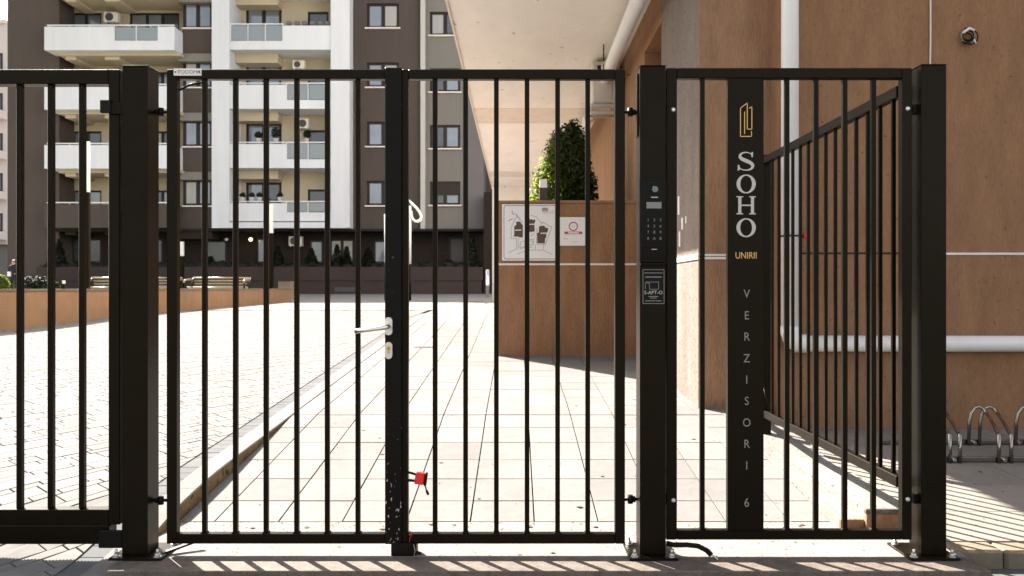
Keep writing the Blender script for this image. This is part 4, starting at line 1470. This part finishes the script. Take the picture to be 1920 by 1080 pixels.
def wall_holes(name, x0, x1, z0, z1, y0, thick, holes, m, parent, rev=0.16):
    """front face split round real openings with reveals, solid backing behind"""
    b = BM()
    xs = sorted({x0, x1} | {h[0] for h in holes} | {h[1] for h in holes})
    zs = sorted({z0, z1} | {h[2] for h in holes} | {h[3] for h in holes})

    def q(*p):
        b.faces.new([b.verts.new(c) for c in p])
    for i in range(len(xs) - 1):
        for j in range(len(zs) - 1):
            xm, zm = (xs[i] + xs[i + 1]) / 2, (zs[j] + zs[j + 1]) / 2
            if any(h[0] < xm < h[1] and h[2] < zm < h[3] for h in holes):
                continue
            q((xs[i], y0, zs[j]), (xs[i + 1], y0, zs[j]), (xs[i + 1], y0, zs[j + 1]), (xs[i], y0, zs[j + 1]))
    y1 = y0 + rev
    for a, c, d, e in holes:
        q((a, y0, d), (a, y0, e), (a, y1, e), (a, y1, d))
        q((c, y0, e), (c, y0, d), (c, y1, d), (c, y1, e))
        q((a, y0, e), (c, y0, e), (c, y1, e), (a, y1, e))
        q((c, y0, d), (a, y0, d), (a, y1, d), (c, y1, d))
        q((a, y1, d), (c, y1, d), (c, y1, e), (a, y1, e))
    yb = y0 + thick
    q((x0, y0, z1), (x0, y0, z0), (x0, yb, z0), (x0, yb, z1))
    q((x1, y0, z0), (x1, y0, z1), (x1, yb, z1), (x1, yb, z0))
    q((x0, y0, z1), (x0, yb, z1), (x1, yb, z1), (x1, y0, z1))
    q((x0, y0, z0), (x1, y0, z0), (x1, yb, z0), (x0, yb, z0))
    q((x1, yb, z0), (x1, yb, z1), (x0, yb, z1), (x0, yb, z0))
    return obj(name, b, m, parent)


def window(parent, x0, x1, z0, z1, y, n=2, panes=None, fr=0.12, sill=False, blind=0.0):
    b = BM()
    y1 = y + 0.06
    bx(b, x0, x0 + fr, y, y1, z0, z1)
    bx(b, x1 - fr, x1, y, y1, z0, z1)
    bx(b, x0 + fr, x1 - fr, y, y1, z1 - fr, z1)
    bx(b, x0 + fr, x1 - fr, y, y1, z0, z0 + fr)
    wd = (x1 - x0 - 2 * fr)
    for k in range(1, n):
        c = x0 + fr + wd * k / n
        bx(b, c - fr * 0.75, c + fr * 0.75, y - 0.004, y1, z0 + fr, z1 - fr)
    if blind > 0:
        bx(b, x0 + fr, x1 - fr, y - 0.01, y + 0.02, z1 - fr - blind, z1 - fr)
    w = obj('window', b, M_FRAME, parent)
    for k in range(n):
        a = x0 + fr + wd * k / n
        c = x0 + fr + wd * (k + 1) / n
        pm_ = panes[k % len(panes)] if panes else random.choice((M_PANE, M_PANE, M_PANE2, M_CURTAIN_REFL))
        box('pane', a, c, y + 0.025, y + 0.04, z0 + fr, z1 - fr, pm_, w)
    if sill:
        box('sill', x0 - 0.08, x1 + 0.08, y - 0.2, y, z0 - 0.06, z0 - 0.002, M_SILL, w)
    return w


def bX(p, Y=YB):
    return PX(p, Y)


def bZ(p, Y=YB):
    return PZ(p, Y)


FL = 111.0                                   # storey height in photo pixels at YB
FLZ = FL * YB / F
floors = [95 + FL * k for k in range(-1, 4)]  # balcony undersides: -16, 95, 206, 317, 428
Z1 = bZ(430)                                 # underside of the first floor

# solid wing wall at left and flat walls at right
box('wing_wall', bX(14, 38.3), bX(111, 38.3), 38.3, 44, 0.5, ZTOP, M_DARKW, ab)
wh, gh = [], []
for k in range(-1, 4):
    t = 6 + FL * k
    wh.append((bX(688), bX(748), bZ(t + 46.5), bZ(t)))
    t2 = 22 + 106 * k
    gh.append((bX(806), bX(863), bZ(t2 + 44.5), bZ(t2)))
wh = [h for h in wh if h[3] < ZTOP - 0.1]
gh = [h for h in gh if h[3] < ZTOP - 0.1]
wall_holes('brown_wall', bX(658), bX(790), Z1, ZTOP, YB, 5, wh, M_DARKW, ab)
for h in wh:
    window(ab, h[0], h[1], h[2], h[3], YB + 0.07, 2, (M_PANE, M_CURTAIN_REFL) if random.random() < .5 else (M_PANE,), sill=True)
box('corner_strip', bX(790), bX(798.5), YB - 0.35, YB + 4, Z1, ZTOP, M_STRIP, ab)
wall_holes('greige_wall', bX(798.5), bX(872), Z1, ZTOP, YB, 5, gh, M_GREYW, ab)
for n_, h in enumerate(gh):
    window(ab, h[0], h[1], h[2], h[3], YB + 0.07, 2, ((M_CURTAIN_REFL, M_PANE2), (M_PANE2, M_PANE), (M_PANE2, M_PANE), (M_PANE2, M_PANE), (M_PANE, M_CURTAIN_REFL))[n_ % 5], sill=True, blind=0.55 if n_ == len(gh) - 1 else 0)
box('mauve_wall', bX(872), bX(907), YB - 0.12, YB + 5, Z1, ZTOP, M_MAUVEW, ab)
box('return_wall', bX(907), bX(907) + 4, YB + 3.0, YB + 5, 0.5, ZTOP, M_DARKW, ab)

# recess with the projecting balconies
RY = 39.6
rec_h = []
for fy in floors:
    top = fy - 71
    rec_h.append((bX(131, RY), bX(190, RY), bZ(fy - 8, RY), bZ(top, RY)))
    rec_h.append((bX(243, RY), bX(336, RY), bZ(fy - 8, RY), bZ(top, RY)))
rec_h = [h for h in rec_h if h[3] < ZTOP - 0.1]
wall_holes('recess_wall', bX(108, RY), bX(350, RY), Z1, ZTOP, RY, 4, rec_h, M_CREAMW, ab)
for n_, h in enumerate(rec_h):
    window(ab, h[0], h[1], h[2], h[3], RY + 0.07, 2 if n_ % 2 == 0 else 3, None, 0.09)
for k, fy in enumerate(floors):
    dark = k == 4
    mm = M_DARKW if dark else M_WHITEW
    YF = 37.35
    x0, x1 = PX(83, YF), PX(327, YF)
    zb, zt = PZ(fy - 1, YF), PZ(fy - 45, YF)
    yb = 38.35
    b = BM()
    # floor slab, solid parapet left, low upstand under the glass, solid right, side cheeks
    bx(b, x0, x1, YF, RY, zb, zb + 0.22)
    g0, g1_ = PX(213, YF), PX(297, YF)
    if k in (1, 0):
        bx(b, x0, g0, YF, YF + 0.15, zb + 0.22, zt)
        bx(b, g0, g1_, YF + 0.001, YF + 0.149, zb + 0.22, zb + 0.45)
        bx(b, g1_, x1, YF, YF + 0.15, zb + 0.22, zt)
    else:
        bx(b, x0, x1, YF, YF + 0.15, zb + 0.22, zt)
    bx(b, x1 - 0.15, x1, YF + 0.15, yb, zb + 0.22, zt)
    bx(b, x0, x0 + 0.15, YF + 0.15, RY, zb + 0.22, zt)
    bal = obj('balcony', b, mm, ab)
    if k in (0, 1):
        for a, c in ((g0 + 0.05, (g0 + g1_) / 2 - 0.03), ((g0 + g1_) / 2 + 0.03, g1_ - 0.05)):
            box('glass_panel', a, c, YF + 0.06, YF + 0.08, zb + 0.5, zt - 0.02, M_FROST, bal)
        for xx in (g0 + 0.02, (g0 + g1_) / 2, g1_ - 0.02):
            box('rail_post', xx - 0.02, xx + 0.02, YF + 0.02, YF + 0.055, zb + 0.4, zt + 0.08, M_RAIL, bal)
    rb_ = BM()
    bx(rb_, x0 + 0.1, x1 - 0.02, YF + 0.04, YF + 0.1, zt + 0.06, zt + 0.11)
    for t in range(7):
        xx = x0 + 0.2 + (x1 - x0 - 0.4) * t / 6
        bx(rb_, xx - 0.015, xx + 0.015, YF + 0.05, YF + 0.09, zt, zt + 0.06)
    obj('hand_rail', rb_, M_RAIL, bal)
    # cream beams under the slab
    bs = BM()
    bx(bs, PX(110, YF), PX(130, YF), 37.9, RY, zb - 0.30, zb - 0.002)
    bx(bs, PX(185, YF), PX(213, YF), 37.9, RY, zb - 0.30, zb - 0.002)
    bx(bs, PX(100, YF), PX(332, YF), 37.75, RY, zb - 0.14, zb - 0.003)
    obj('slab_beam', bs, M_CREAMW if not dark else M_PLINTH, bal)
    # bay window block next to it
    y0 = 38.3
    zs = PZ(fy - 40, y0)
    bay = box('bay_spandrel', PX(342, y0), PX(398, y0), y0, 41, PZ(fy + 5, y0), zs, M_DARKW, ab)
    box('bay_band', PX(333, 38.1), PX(398, 38.1), 38.1, 41, PZ(fy + 20, 38.1), PZ(fy + 5.2, 38.1), M_GREYW if not dark else M_PLINTH, bay)
    box('bay_sill', PX(341, 38.2), PX(398, 38.2), 38.2, 38.6, zs + 0.001, zs + 0.06, M_SILL, bay)
    if k > 0:
        window(ab, PX(344, 38.4), PX(398, 38.4), zs + 0.065, PZ(fy - 91.2, 38.4), 38.42, 2, (M_PANE, M_PANE) if k % 2 else (M_CURTAIN_REFL, M_PANE), 0.12)
box('bay_back', PX(344, 38.6), PX(398, 38.6), 38.55, 41, Z1, ZTOP, M_DARKW, ab)

# white framed balcony stack
WF = 37.7
wz0 = PZ(427.5, WF)
wf_ = BM()
bx(wf_, PX(397, WF), PX(430, WF), WF, 41, wz0, ZTOP)
bx(wf_, PX(620, WF), PX(655.5, WF), WF, 41, wz0, ZTOP)
bx(wf_, PX(430, WF), PX(620, WF), WF + 0.002, 41, wz0, wz0 + 0.28)
obj('white_frame', wf_, M_WHITEW, ab)
LY = 39.3
lo_h = []
for fy in floors:
    lo_h.append((bX(462, LY), bX(528, LY), bZ(fy - 10, LY), bZ(fy - 86, LY)))
    lo_h.append((bX(577, LY), bX(616, LY), bZ(fy - 10, LY), bZ(fy - 73, LY)))
lo_h = [h for h in lo_h if h[3] < ZTOP - 0.1]
wall_holes('loggia_wall', PX(430, LY) - 0.6, PX(620, LY) + 0.6, wz0 + 0.3, ZTOP, LY, 1.5, lo_h, M_CREAMW, ab)
for n_, h in enumerate(lo_h):
    if n_ % 2 == 0:
        window(ab, h[0], h[1], h[2], h[3], LY - 0.02, 2, None, 0.12)
    else:
        window(ab, h[0], h[1], h[2], h[3], LY + 0.05, 1, (M_PANE2,), 0.1)
for k, fy in enumerate(floors):
    YF = WF + 0.06
    zb, zt = PZ(fy - 2, YF), PZ(fy - 47, YF)
    if k == 4:
        zb += 0.29
    b = BM()
    xL, xR = PX(430, YF), PX(620, YF)
    bx(b, xL, xR, YF, LY, zb, zb + 0.2)
    if k in (0, 1):
        ga, gb = PX(431, YF), PX(531, YF)
        bx(b, gb, xR, YF + 0.001, YF + 0.13, zb + 0.2, zt)
        bx(b, xL, gb, YF + 0.002, YF + 0.129, zb + 0.2, zb + 0.42)
        n = 3
    else:
        ga, gb = PX(536, YF), PX(619, YF)
        bx(b, xL, ga, YF + 0.001, YF + 0.13, zb + 0.2, zt)
        bx(b, ga, xR, YF + 0.002, YF + 0.129, zb + 0.2, zb + 0.42)
        n = 2
    bal = obj('balcony', b, M_WHITEW, ab)
    for t in range(n):
        a, c = ga + (gb - ga) * t / n + 0.04, ga + (gb - ga) * (t + 1) / n - 0.04
        box('glass_panel', a, c, YF + 0.05, YF + 0.07, zb + 0.46, zt + 0.02, M_FROST, bal)
    pb = BM()
    for t in range(n + 1):
        xx = ga + 0.02 + (gb - ga - 0.04) * t / n
        bx(pb, xx - 0.02, xx + 0.02, YF + 0.02, YF + 0.048, zb + 0.35, zt + 0.06)
    bx(pb, ga, gb, YF + 0.015, YF + 0.06, zt + 0.06, zt + 0.11)
    if k > 1:
        bx(pb, xL, ga, YF + 0.03, YF + 0.07, zt + 0.07, zt + 0.11)
    obj('hand_rail', pb, M_RAIL, bal)
    # bulkhead over the left half of the loggia
    if k < 4:
        box('bulkhead', PX(436, LY), PX(530, LY), WF + 0.8, LY, zb - 0.42, zb - 0.003, M_CREAMW, bal)

# ground floor set back in the shade
GY = 39.4
gw = []
for a, c, t in ((133, 190, 447), (240, 305, 447), (380, 425, 447), (480, 512, 446), (580, 606, 450), (618, 664, 448), (700, 735, 450), (842, 880, 445)):
    gw.append((bX(a, GY), bX(c, GY), bZ(494, GY), bZ(t, GY)))
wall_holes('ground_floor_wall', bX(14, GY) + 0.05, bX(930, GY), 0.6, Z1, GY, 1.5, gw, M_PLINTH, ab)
gp = ((M_PANE2,), (M_PANE2,), (M_PANE2,), (M_PANE,), (M_PANE,), (M_CURTAIN_REFL, M_CURTAIN_REFL), (M_PANE,), (M_INK,))  # curtain-toned pair: a sunlit building's reflection put into the pane colour
for h, p_ in zip(gw, gp):
    window(ab, *h, GY + 0.05, 2 if p_[0] is M_CURTAIN_REFL else 1, p_, 0.1)
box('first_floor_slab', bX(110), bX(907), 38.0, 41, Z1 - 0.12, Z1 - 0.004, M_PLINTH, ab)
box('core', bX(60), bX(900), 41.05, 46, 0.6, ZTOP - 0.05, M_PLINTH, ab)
# planter along the base
KY = 36.6
pl_ = thing('long_planter', 'long dark rendered planter wall along the foot of the apartment block', 'planter', (-7, KY, 0.9))
box('upper_band', PX(68, KY), PX(905, KY), KY, GY - 0.05, PZ(526, KY) + 0.002, PZ(500.5, KY), M_PLANTER, pl_)
box('plinth', PX(68, KY) + 0.05, PX(905, KY) - 0.05, KY + 0.04, GY - 0.05, 0.5, PZ(526, KY), M_PLANTER, pl_)
box('vent', PX(627, KY), PX(665, KY), KY + 0.02, KY + 0.06, PZ(547, KY), PZ(538.5, KY), M_INK, pl_)
hb = BM()
zpl = PZ(500.5, KY)
rnd = random.Random(4)
blobs = []
xx = PX(75, KY)
while xx < PX(900, KY):
    blobs.append((xx, KY + 0.6, zpl, 0.35, 0.3, rnd.uniform(0.12, 0.34)))
    xx += rnd.uniform(0.35, 0.6)
leafy(hb, blobs, 3000, 0.12, 5)
solid_blob(hb, blobs, 0.85)
hg_ = obj('low_hedge', hb, M_LEAFD, None, kind='stuff')
tag(hg_, 'low dark ground cover filling the long planter', 'hedge')
ord_ = ('leftmost', 'second', 'third', 'fourth', 'fifth', 'sixth', 'seventh', 'eighth', 'ninth')
for n_, (p_, t_, w_) in enumerate(((111, 449, 13), (395, 482, 10), (506, 455, 11), (521, 462, 12), (584, 466, 13), (632, 460, 12), (650, 463, 9), (690, 466, 14), (884, 440, 16))):
    Y = KY + 0.75
    x = PX(p_, Y)
    w = w_ * Y / F
    zt = PZ(t_, Y)
    t = thing('cone_shrub', '%s of the dark cone shrubs in the long planter, from the left' % ord_[n_], 'shrub', (x, Y, zpl), 'cone shrubs in the long planter')
    b = BM()
    bmesh.ops.create_cone(b, cap_ends=True, segments=10, radius1=w * 0.85, radius2=0.02, depth=zt - zpl, matrix=Matrix.Translation((x, Y, (zt + zpl) / 2)))
    rr = random.Random(20 + n_)
    for _ in range(420):
        h = rr.random() ** 1.4
        a = rr.uniform(0, 6.283)
        rad = w * (1 - h) * rr.uniform(0.85, 1.12) + 0.02
        p = Vector((x + rad * math.cos(a), Y + rad * math.sin(a), zpl + h * (zt - zpl)))
        d = Vector((math.cos(a), math.sin(a), 0.9)).normalized()
        s_ = Vector((-math.sin(a), math.cos(a), rr.uniform(-.4, .4)))
        L = 0.11
        b.faces.new([b.verts.new(c) for c in (p - s_ * L * .5, p + s_ * L * .5, p + d * L * 1.1)])
    obj('crown', b, M_LEAFD, t)
    obj('trunk', tube(BM(), [(x, Y, zpl - 0.1), (x, Y, zpl + 0.2)], 0.04, 6), M_BARK, t)


# AC units, lamps, pots on the block
def small_ac(px0, px1, py0, py1, Y, label):
    x0, x1, z0, z1 = PX(px0, Y), PX(px1, Y), PZ(py1, Y), PZ(py0, Y)
    t = thing('air_conditioner', label, 'air conditioner', ((x0 + x1) / 2, Y, z0), 'air conditioners on the apartment block')
    c = box('casing', x0, x1, Y, Y + 0.3, z0, z1, M_AC, t, 0.02)
    r_ = (z1 - z0) * 0.4
    obj('fan_grille', tube(BM(), [(x0 + (x1 - x0) * 0.4, Y - 0.012, (z0 + z1) / 2), (x0 + (x1 - x0) * 0.4, Y + 0.01, (z0 + z1) / 2)], r_, 20), M_INK, t)
    bq = BM()
    for s_ in (0.15, 0.85):
        xx = x0 + (x1 - x0) * s_
        bx(bq, xx - 0.02, xx + 0.02, Y, Y + 0.5, z0 - 0.05, z0 - 0.001)
    obj('bracket', bq, M_ZINC, t)


small_ac(194, 221, 22, 41, 39.1, 'air conditioner on the topmost visible left balcony')
small_ac(541, 566, 443, 461, 38.9, 'air conditioner on the dark ground floor wall')
small_ac(548, 571, 113, 128, 38.7, 'air conditioner on the loggia just above the gate top rail')
small_ac(560, 578, 222, 240, 38.7, 'air conditioner on the loggia with potted plants')
for p_, q_, lab in ((424.5, 449, 'dim wall lamp of the ground floor, the left one of two'), (470, 449, 'lit wall lamp of the ground floor, right one of two')):
    t = thing('wall_lamp', lab, 'lamp', (PX(p_, 38.9), 38.9, PZ(q_ + 4, 38.9)), 'wall lamps of the ground floor')
    b = BM()
    bmesh.ops.create_icosphere(b, subdivisions=2, radius=0.09, matrix=Matrix.Translation((PX(p_, 38.9), 38.9, PZ(q_, 38.9))))
    obj('globe', b, M_LAMPLIT if p_ > 450 else M_AC, t, True)
    box('bracket', PX(p_, 38.9) - 0.03, PX(p_, 38.9) + 0.03, 38.98, GY, PZ(q_, 38.9) - 0.03, PZ(q_, 38.9) + 0.03, M_FRAME, t)


def pot(px, py, Y, r, h, label):
    x, z = PX(px, Y), PZ(py, Y)
    t = thing('potted_plant', label, 'plant', (x, Y, z), 'potted plants on the balconies')
    obj('flower_pot', tube(BM(), [(x, Y, z), (x, Y, z + 0.22)], 0.12, 10, rad=[0.09, 0.13]), M_TERRA, t)
    obj('foliage', leafy(BM(), [(x, Y, z + 0.22 + h / 2, r, r, h / 2)], 260, 0.09, int(px), 0.3), M_LEAFD, t)


YQ = WF + 0.22
for p_, r_, h_, lab in ((485, 0.22, 0.32, 'low bushy potted plant on the third white balcony, left of two others'), (517, 0.24, 0.55, 'tall potted plant in the middle of the third white balcony'), (575, 0.22, 0.42, 'round potted plant on the third white balcony, right of the others')):
    pot(p_, 317 - 49, YQ, r_, h_, lab)
for p_, lab in ((455, 'small potted plant at left end of the lowest white balcony'), (472, 'small potted plant second from left on the lowest white balcony'), (487, 'small potted plant third from left on the lowest white balcony'), (525, 'small potted plant at right of the lowest white balcony parapet')):
    pot(p_, 428 - 49.5, YQ, 0.13, 0.22, lab)
for n_ in range(6):
    px_ = 537 + n_ * 14.5
    t = thing('parapet_cushion', ('leftmost', 'second', 'third', 'fourth', 'fifth', 'rightmost')[n_] + ' of six small grey cushions on the top white balcony parapet', 'cushion', (PX(px_ + 5, YQ), YQ, PZ(48, YQ)), 'grey cushions on the top white balcony')
    obj('cushion', bx(BM(), PX(px_, YQ), PX(px_ + 10.5, YQ), YQ - 0.05, YQ + 0.12, PZ(47.5, YQ), PZ(39.5, YQ), 0.05), M_MAUVEW, t)

# dark passage column and steel bollard right of the block
pc = box('passage_pillar', PX(907, 37), PX(922, 37), 37, 38.2, 0.6, PZ(360, 37), M_PLINTH)
tag(pc, 'dark pillar between the apartment block and the brown building', 'pillar')
sb = thing('steel_bollard', 'polished steel bollard in the shade by the dark pillar', 'bollard', (PX(914, 30), 30, 0.8))
obj('tube_body', tube(BM(), [(PX(914, 30), 30, 0.7), (PX(914, 30), 30, PZ(507, 30))], 0.07, 14), M_CHROME, sb)
obj('domed_top', tube(BM(), [(PX(914, 30), 30, PZ(507, 30)), (PX(914, 30), 30, PZ(506, 30)), (PX(914, 30), 30, PZ(505, 30))], 0.06, 14, rad=[0.07, 0.06, 0.02]), M_CHROME, sb)

# pale building at far left
fb = thing('pale_apartment_block', 'pale pink sunlit building at the extreme left edge', 'building', (-46, 62, 1))
FY = 62
box('wall', PX(-260, FY), PX(12, FY), FY, FY + 14, 4.6, PZ(45, FY), M_PINK, fb)
box('ground_floor', PX(-260, FY), PX(20, FY), FY + 0.6, FY + 14, 0.6, 4.598, M_GREYW, fb)
box('cornice', PX(-260, FY), PX(14, FY), FY - 0.3, FY + 14, PZ(45, FY) + 0.002, PZ(38, FY), M_SILL, fb)
for k in range(5):
    z_ = PZ(100 + k * 75, FY)
    window(fb, PX(-16, FY), PX(5, FY), z_ - 1.4, z_, FY - 0.05, 1, (M_PANE2,), 0.1)
    box('balcony', PX(-40, FY), PX(16, FY), FY - 0.9, FY, z_ - 2.1, z_ - 1.5, M_PINK, fb)

# topiary ball and dark shrubs at the left
tp_ = thing('topiary_ball', 'round clipped green bush on the low wall at left edge', 'shrub', (PX(0, 13), 13, 1.02))
b = leafy(BM(), [(PX(-1, 13), 13, PZ(531, 13), 0.14, 0.14, 0.14)], 900, 0.035, 9, 0.8)
cb = obj('crown', b, M_LEAF, tp_)
obj('inner_foliage', solid_blob(BM(), [(PX(-1, 13), 13, PZ(531, 13), 0.14, 0.14, 0.14)], 0.85), M_LEAFD, cb)
obj('trunk', tube(BM(), [(PX(-1, 13), 13, 1.0), (PX(-1, 13), 13, 1.2)], 0.015, 6), M_BARK, tp_)
for n_, (p_, r_, t_) in enumerate(((55, 0.28, 519), (76, 0.34, 516), (95, 0.26, 520))):
    Y = 23.5
    x = PX(p_, Y)
    t = thing('garden_shrub', ('dark low shrub nearest the left edge in the raised garden', 'middle of three dark low shrubs in the raised garden', 'dark low shrub nearest the garden bollard')[n_], 'shrub', (x, Y, 1.02), 'dark shrubs in the raised garden')
    obj('crown', leafy(BM(), [(x, Y, 1.18, r_, r_, PZ(t_, Y) - 1.18)], 420, 0.09, n_ + 40, 0.2), M_LEAFD, t)
    obj('trunk', tube(BM(), [(x, Y, 1.0), (x, Y, 1.3)], 0.02, 6), M_BARK, t)


# ------------------------------------------------------------------ the person in the distance
def person(x, y, z, h):
    s = h / 1.72
    J = {'pelvis': (0, 0, .94), 'waist': (0, .01, 1.06), 'chest': (0, .0, 1.28), 'neck': (0, -.01, 1.46), 'headb': (0, -.03, 1.54), 'headt': (0, -.03, 1.66),
         'shl': (-.17, 0, 1.40), 'ell': (-.23, -.02, 1.13), 'wrl': (-.17, -.20, 1.04), 'hal': (-.13, -.27, 1.05),
         'shr': (.17, 0, 1.40), 'elr': (.24, .0, 1.13), 'wrr': (.20, -.17, 1.02), 'har': (.16, -.24, 1.03),
         'hil': (-.09, 0, .90), 'knl': (-.10, -.08, .50), 'anl': (-.10, .02, .09), 'tol': (-.11, -.13, .04),
         'hir': (.09, 0, .90), 'knr': (.10, .03, .50), 'anr': (.10, .14, .10), 'tor': (.11, .01, .04)}
    E = [('pelvis', 'waist'), ('waist', 'chest'), ('chest', 'neck'), ('neck', 'headb'), ('headb', 'headt'), ('chest', 'shl'), ('shl', 'ell'), ('ell', 'wrl'), ('wrl', 'hal'), ('chest', 'shr'), ('shr', 'elr'), ('elr', 'wrr'), ('wrr', 'har'),
         ('pelvis', 'hil'), ('hil', 'knl'), ('knl', 'anl'), ('anl', 'tol'), ('pelvis', 'hir'), ('hir', 'knr'), ('knr', 'anr'), ('anr', 'tor')]
    R = {'pelvis': .13, 'waist': .125, 'chest': .145, 'neck': .055, 'headb': .085, 'headt': .085, 'sh': .075, 'el': .05, 'wr': .035, 'ha': .035, 'hi': .095, 'kn': .065, 'an': .045, 'to': .04}
    names = list(J)
    me = bpy.data.meshes.new('person')
    me.from_pydata([tuple(c * s for c in J[n]) for n in names], [(names.index(a), names.index(b)) for a, b in E], [])
    o = bpy.data.objects.new('person_source', me)
    COL.objects.link(o)
    md = o.modifiers.new('skin', 'SKIN')
    for i, n in enumerate(names):
        r_ = R.get(n) or R[n[:2]]
        me.skin_vertices[0].data[i].radius = (r_ * s, r_ * s)
        me.skin_vertices[0].data[i].use_root = (n == 'pelvis')
    o.modifiers.new('sub', 'SUBSURF').levels = 1
    dg = bpy.context.evaluated_depsgraph_get()
    m2 = bpy.data.meshes.new_from_object(o.evaluated_get(dg))
    bpy.data.objects.remove(o)
    m2.materials.clear()
    for m_ in (M_CLOTH, M_SKIN):
        m2.materials.append(m_)
    for p in m2.polygons:
        p.use_smooth = True
        c = p.center
        p.material_index = 1 if (c.z > 1.47 * s or (c.y < -0.21 * s and c.z > 0.9 * s)) else 0
    return m2


t = thing('person', 'distant person in black clothes standing beyond the low wall, holding something white', 'person', (PX(26, 34), 34, 0.86))
po = link('body', person(0, 0, 0, 1.52), None, t, (PX(26, 34), 34, 0.86))
b = BM()
bmesh.ops.create_icosphere(b, subdivisions=2, radius=0.1, matrix=Matrix.Translation((PX(26, 34), 34.02, 0.86 + 1.445)) @ Matrix.Diagonal((.9, 1.0, .75, 1)))
obj('hair', b, M_INK, t, True)
pp = obj('paper_bag', bx(BM(), PX(26, 34) - 0.09, PX(26, 34) + 0.06, 33.68, 33.72, 1.66, 1.86, 0.005), M_SIGN)
tag(pp, 'small white sheet held by the distant person in black', 'paper')
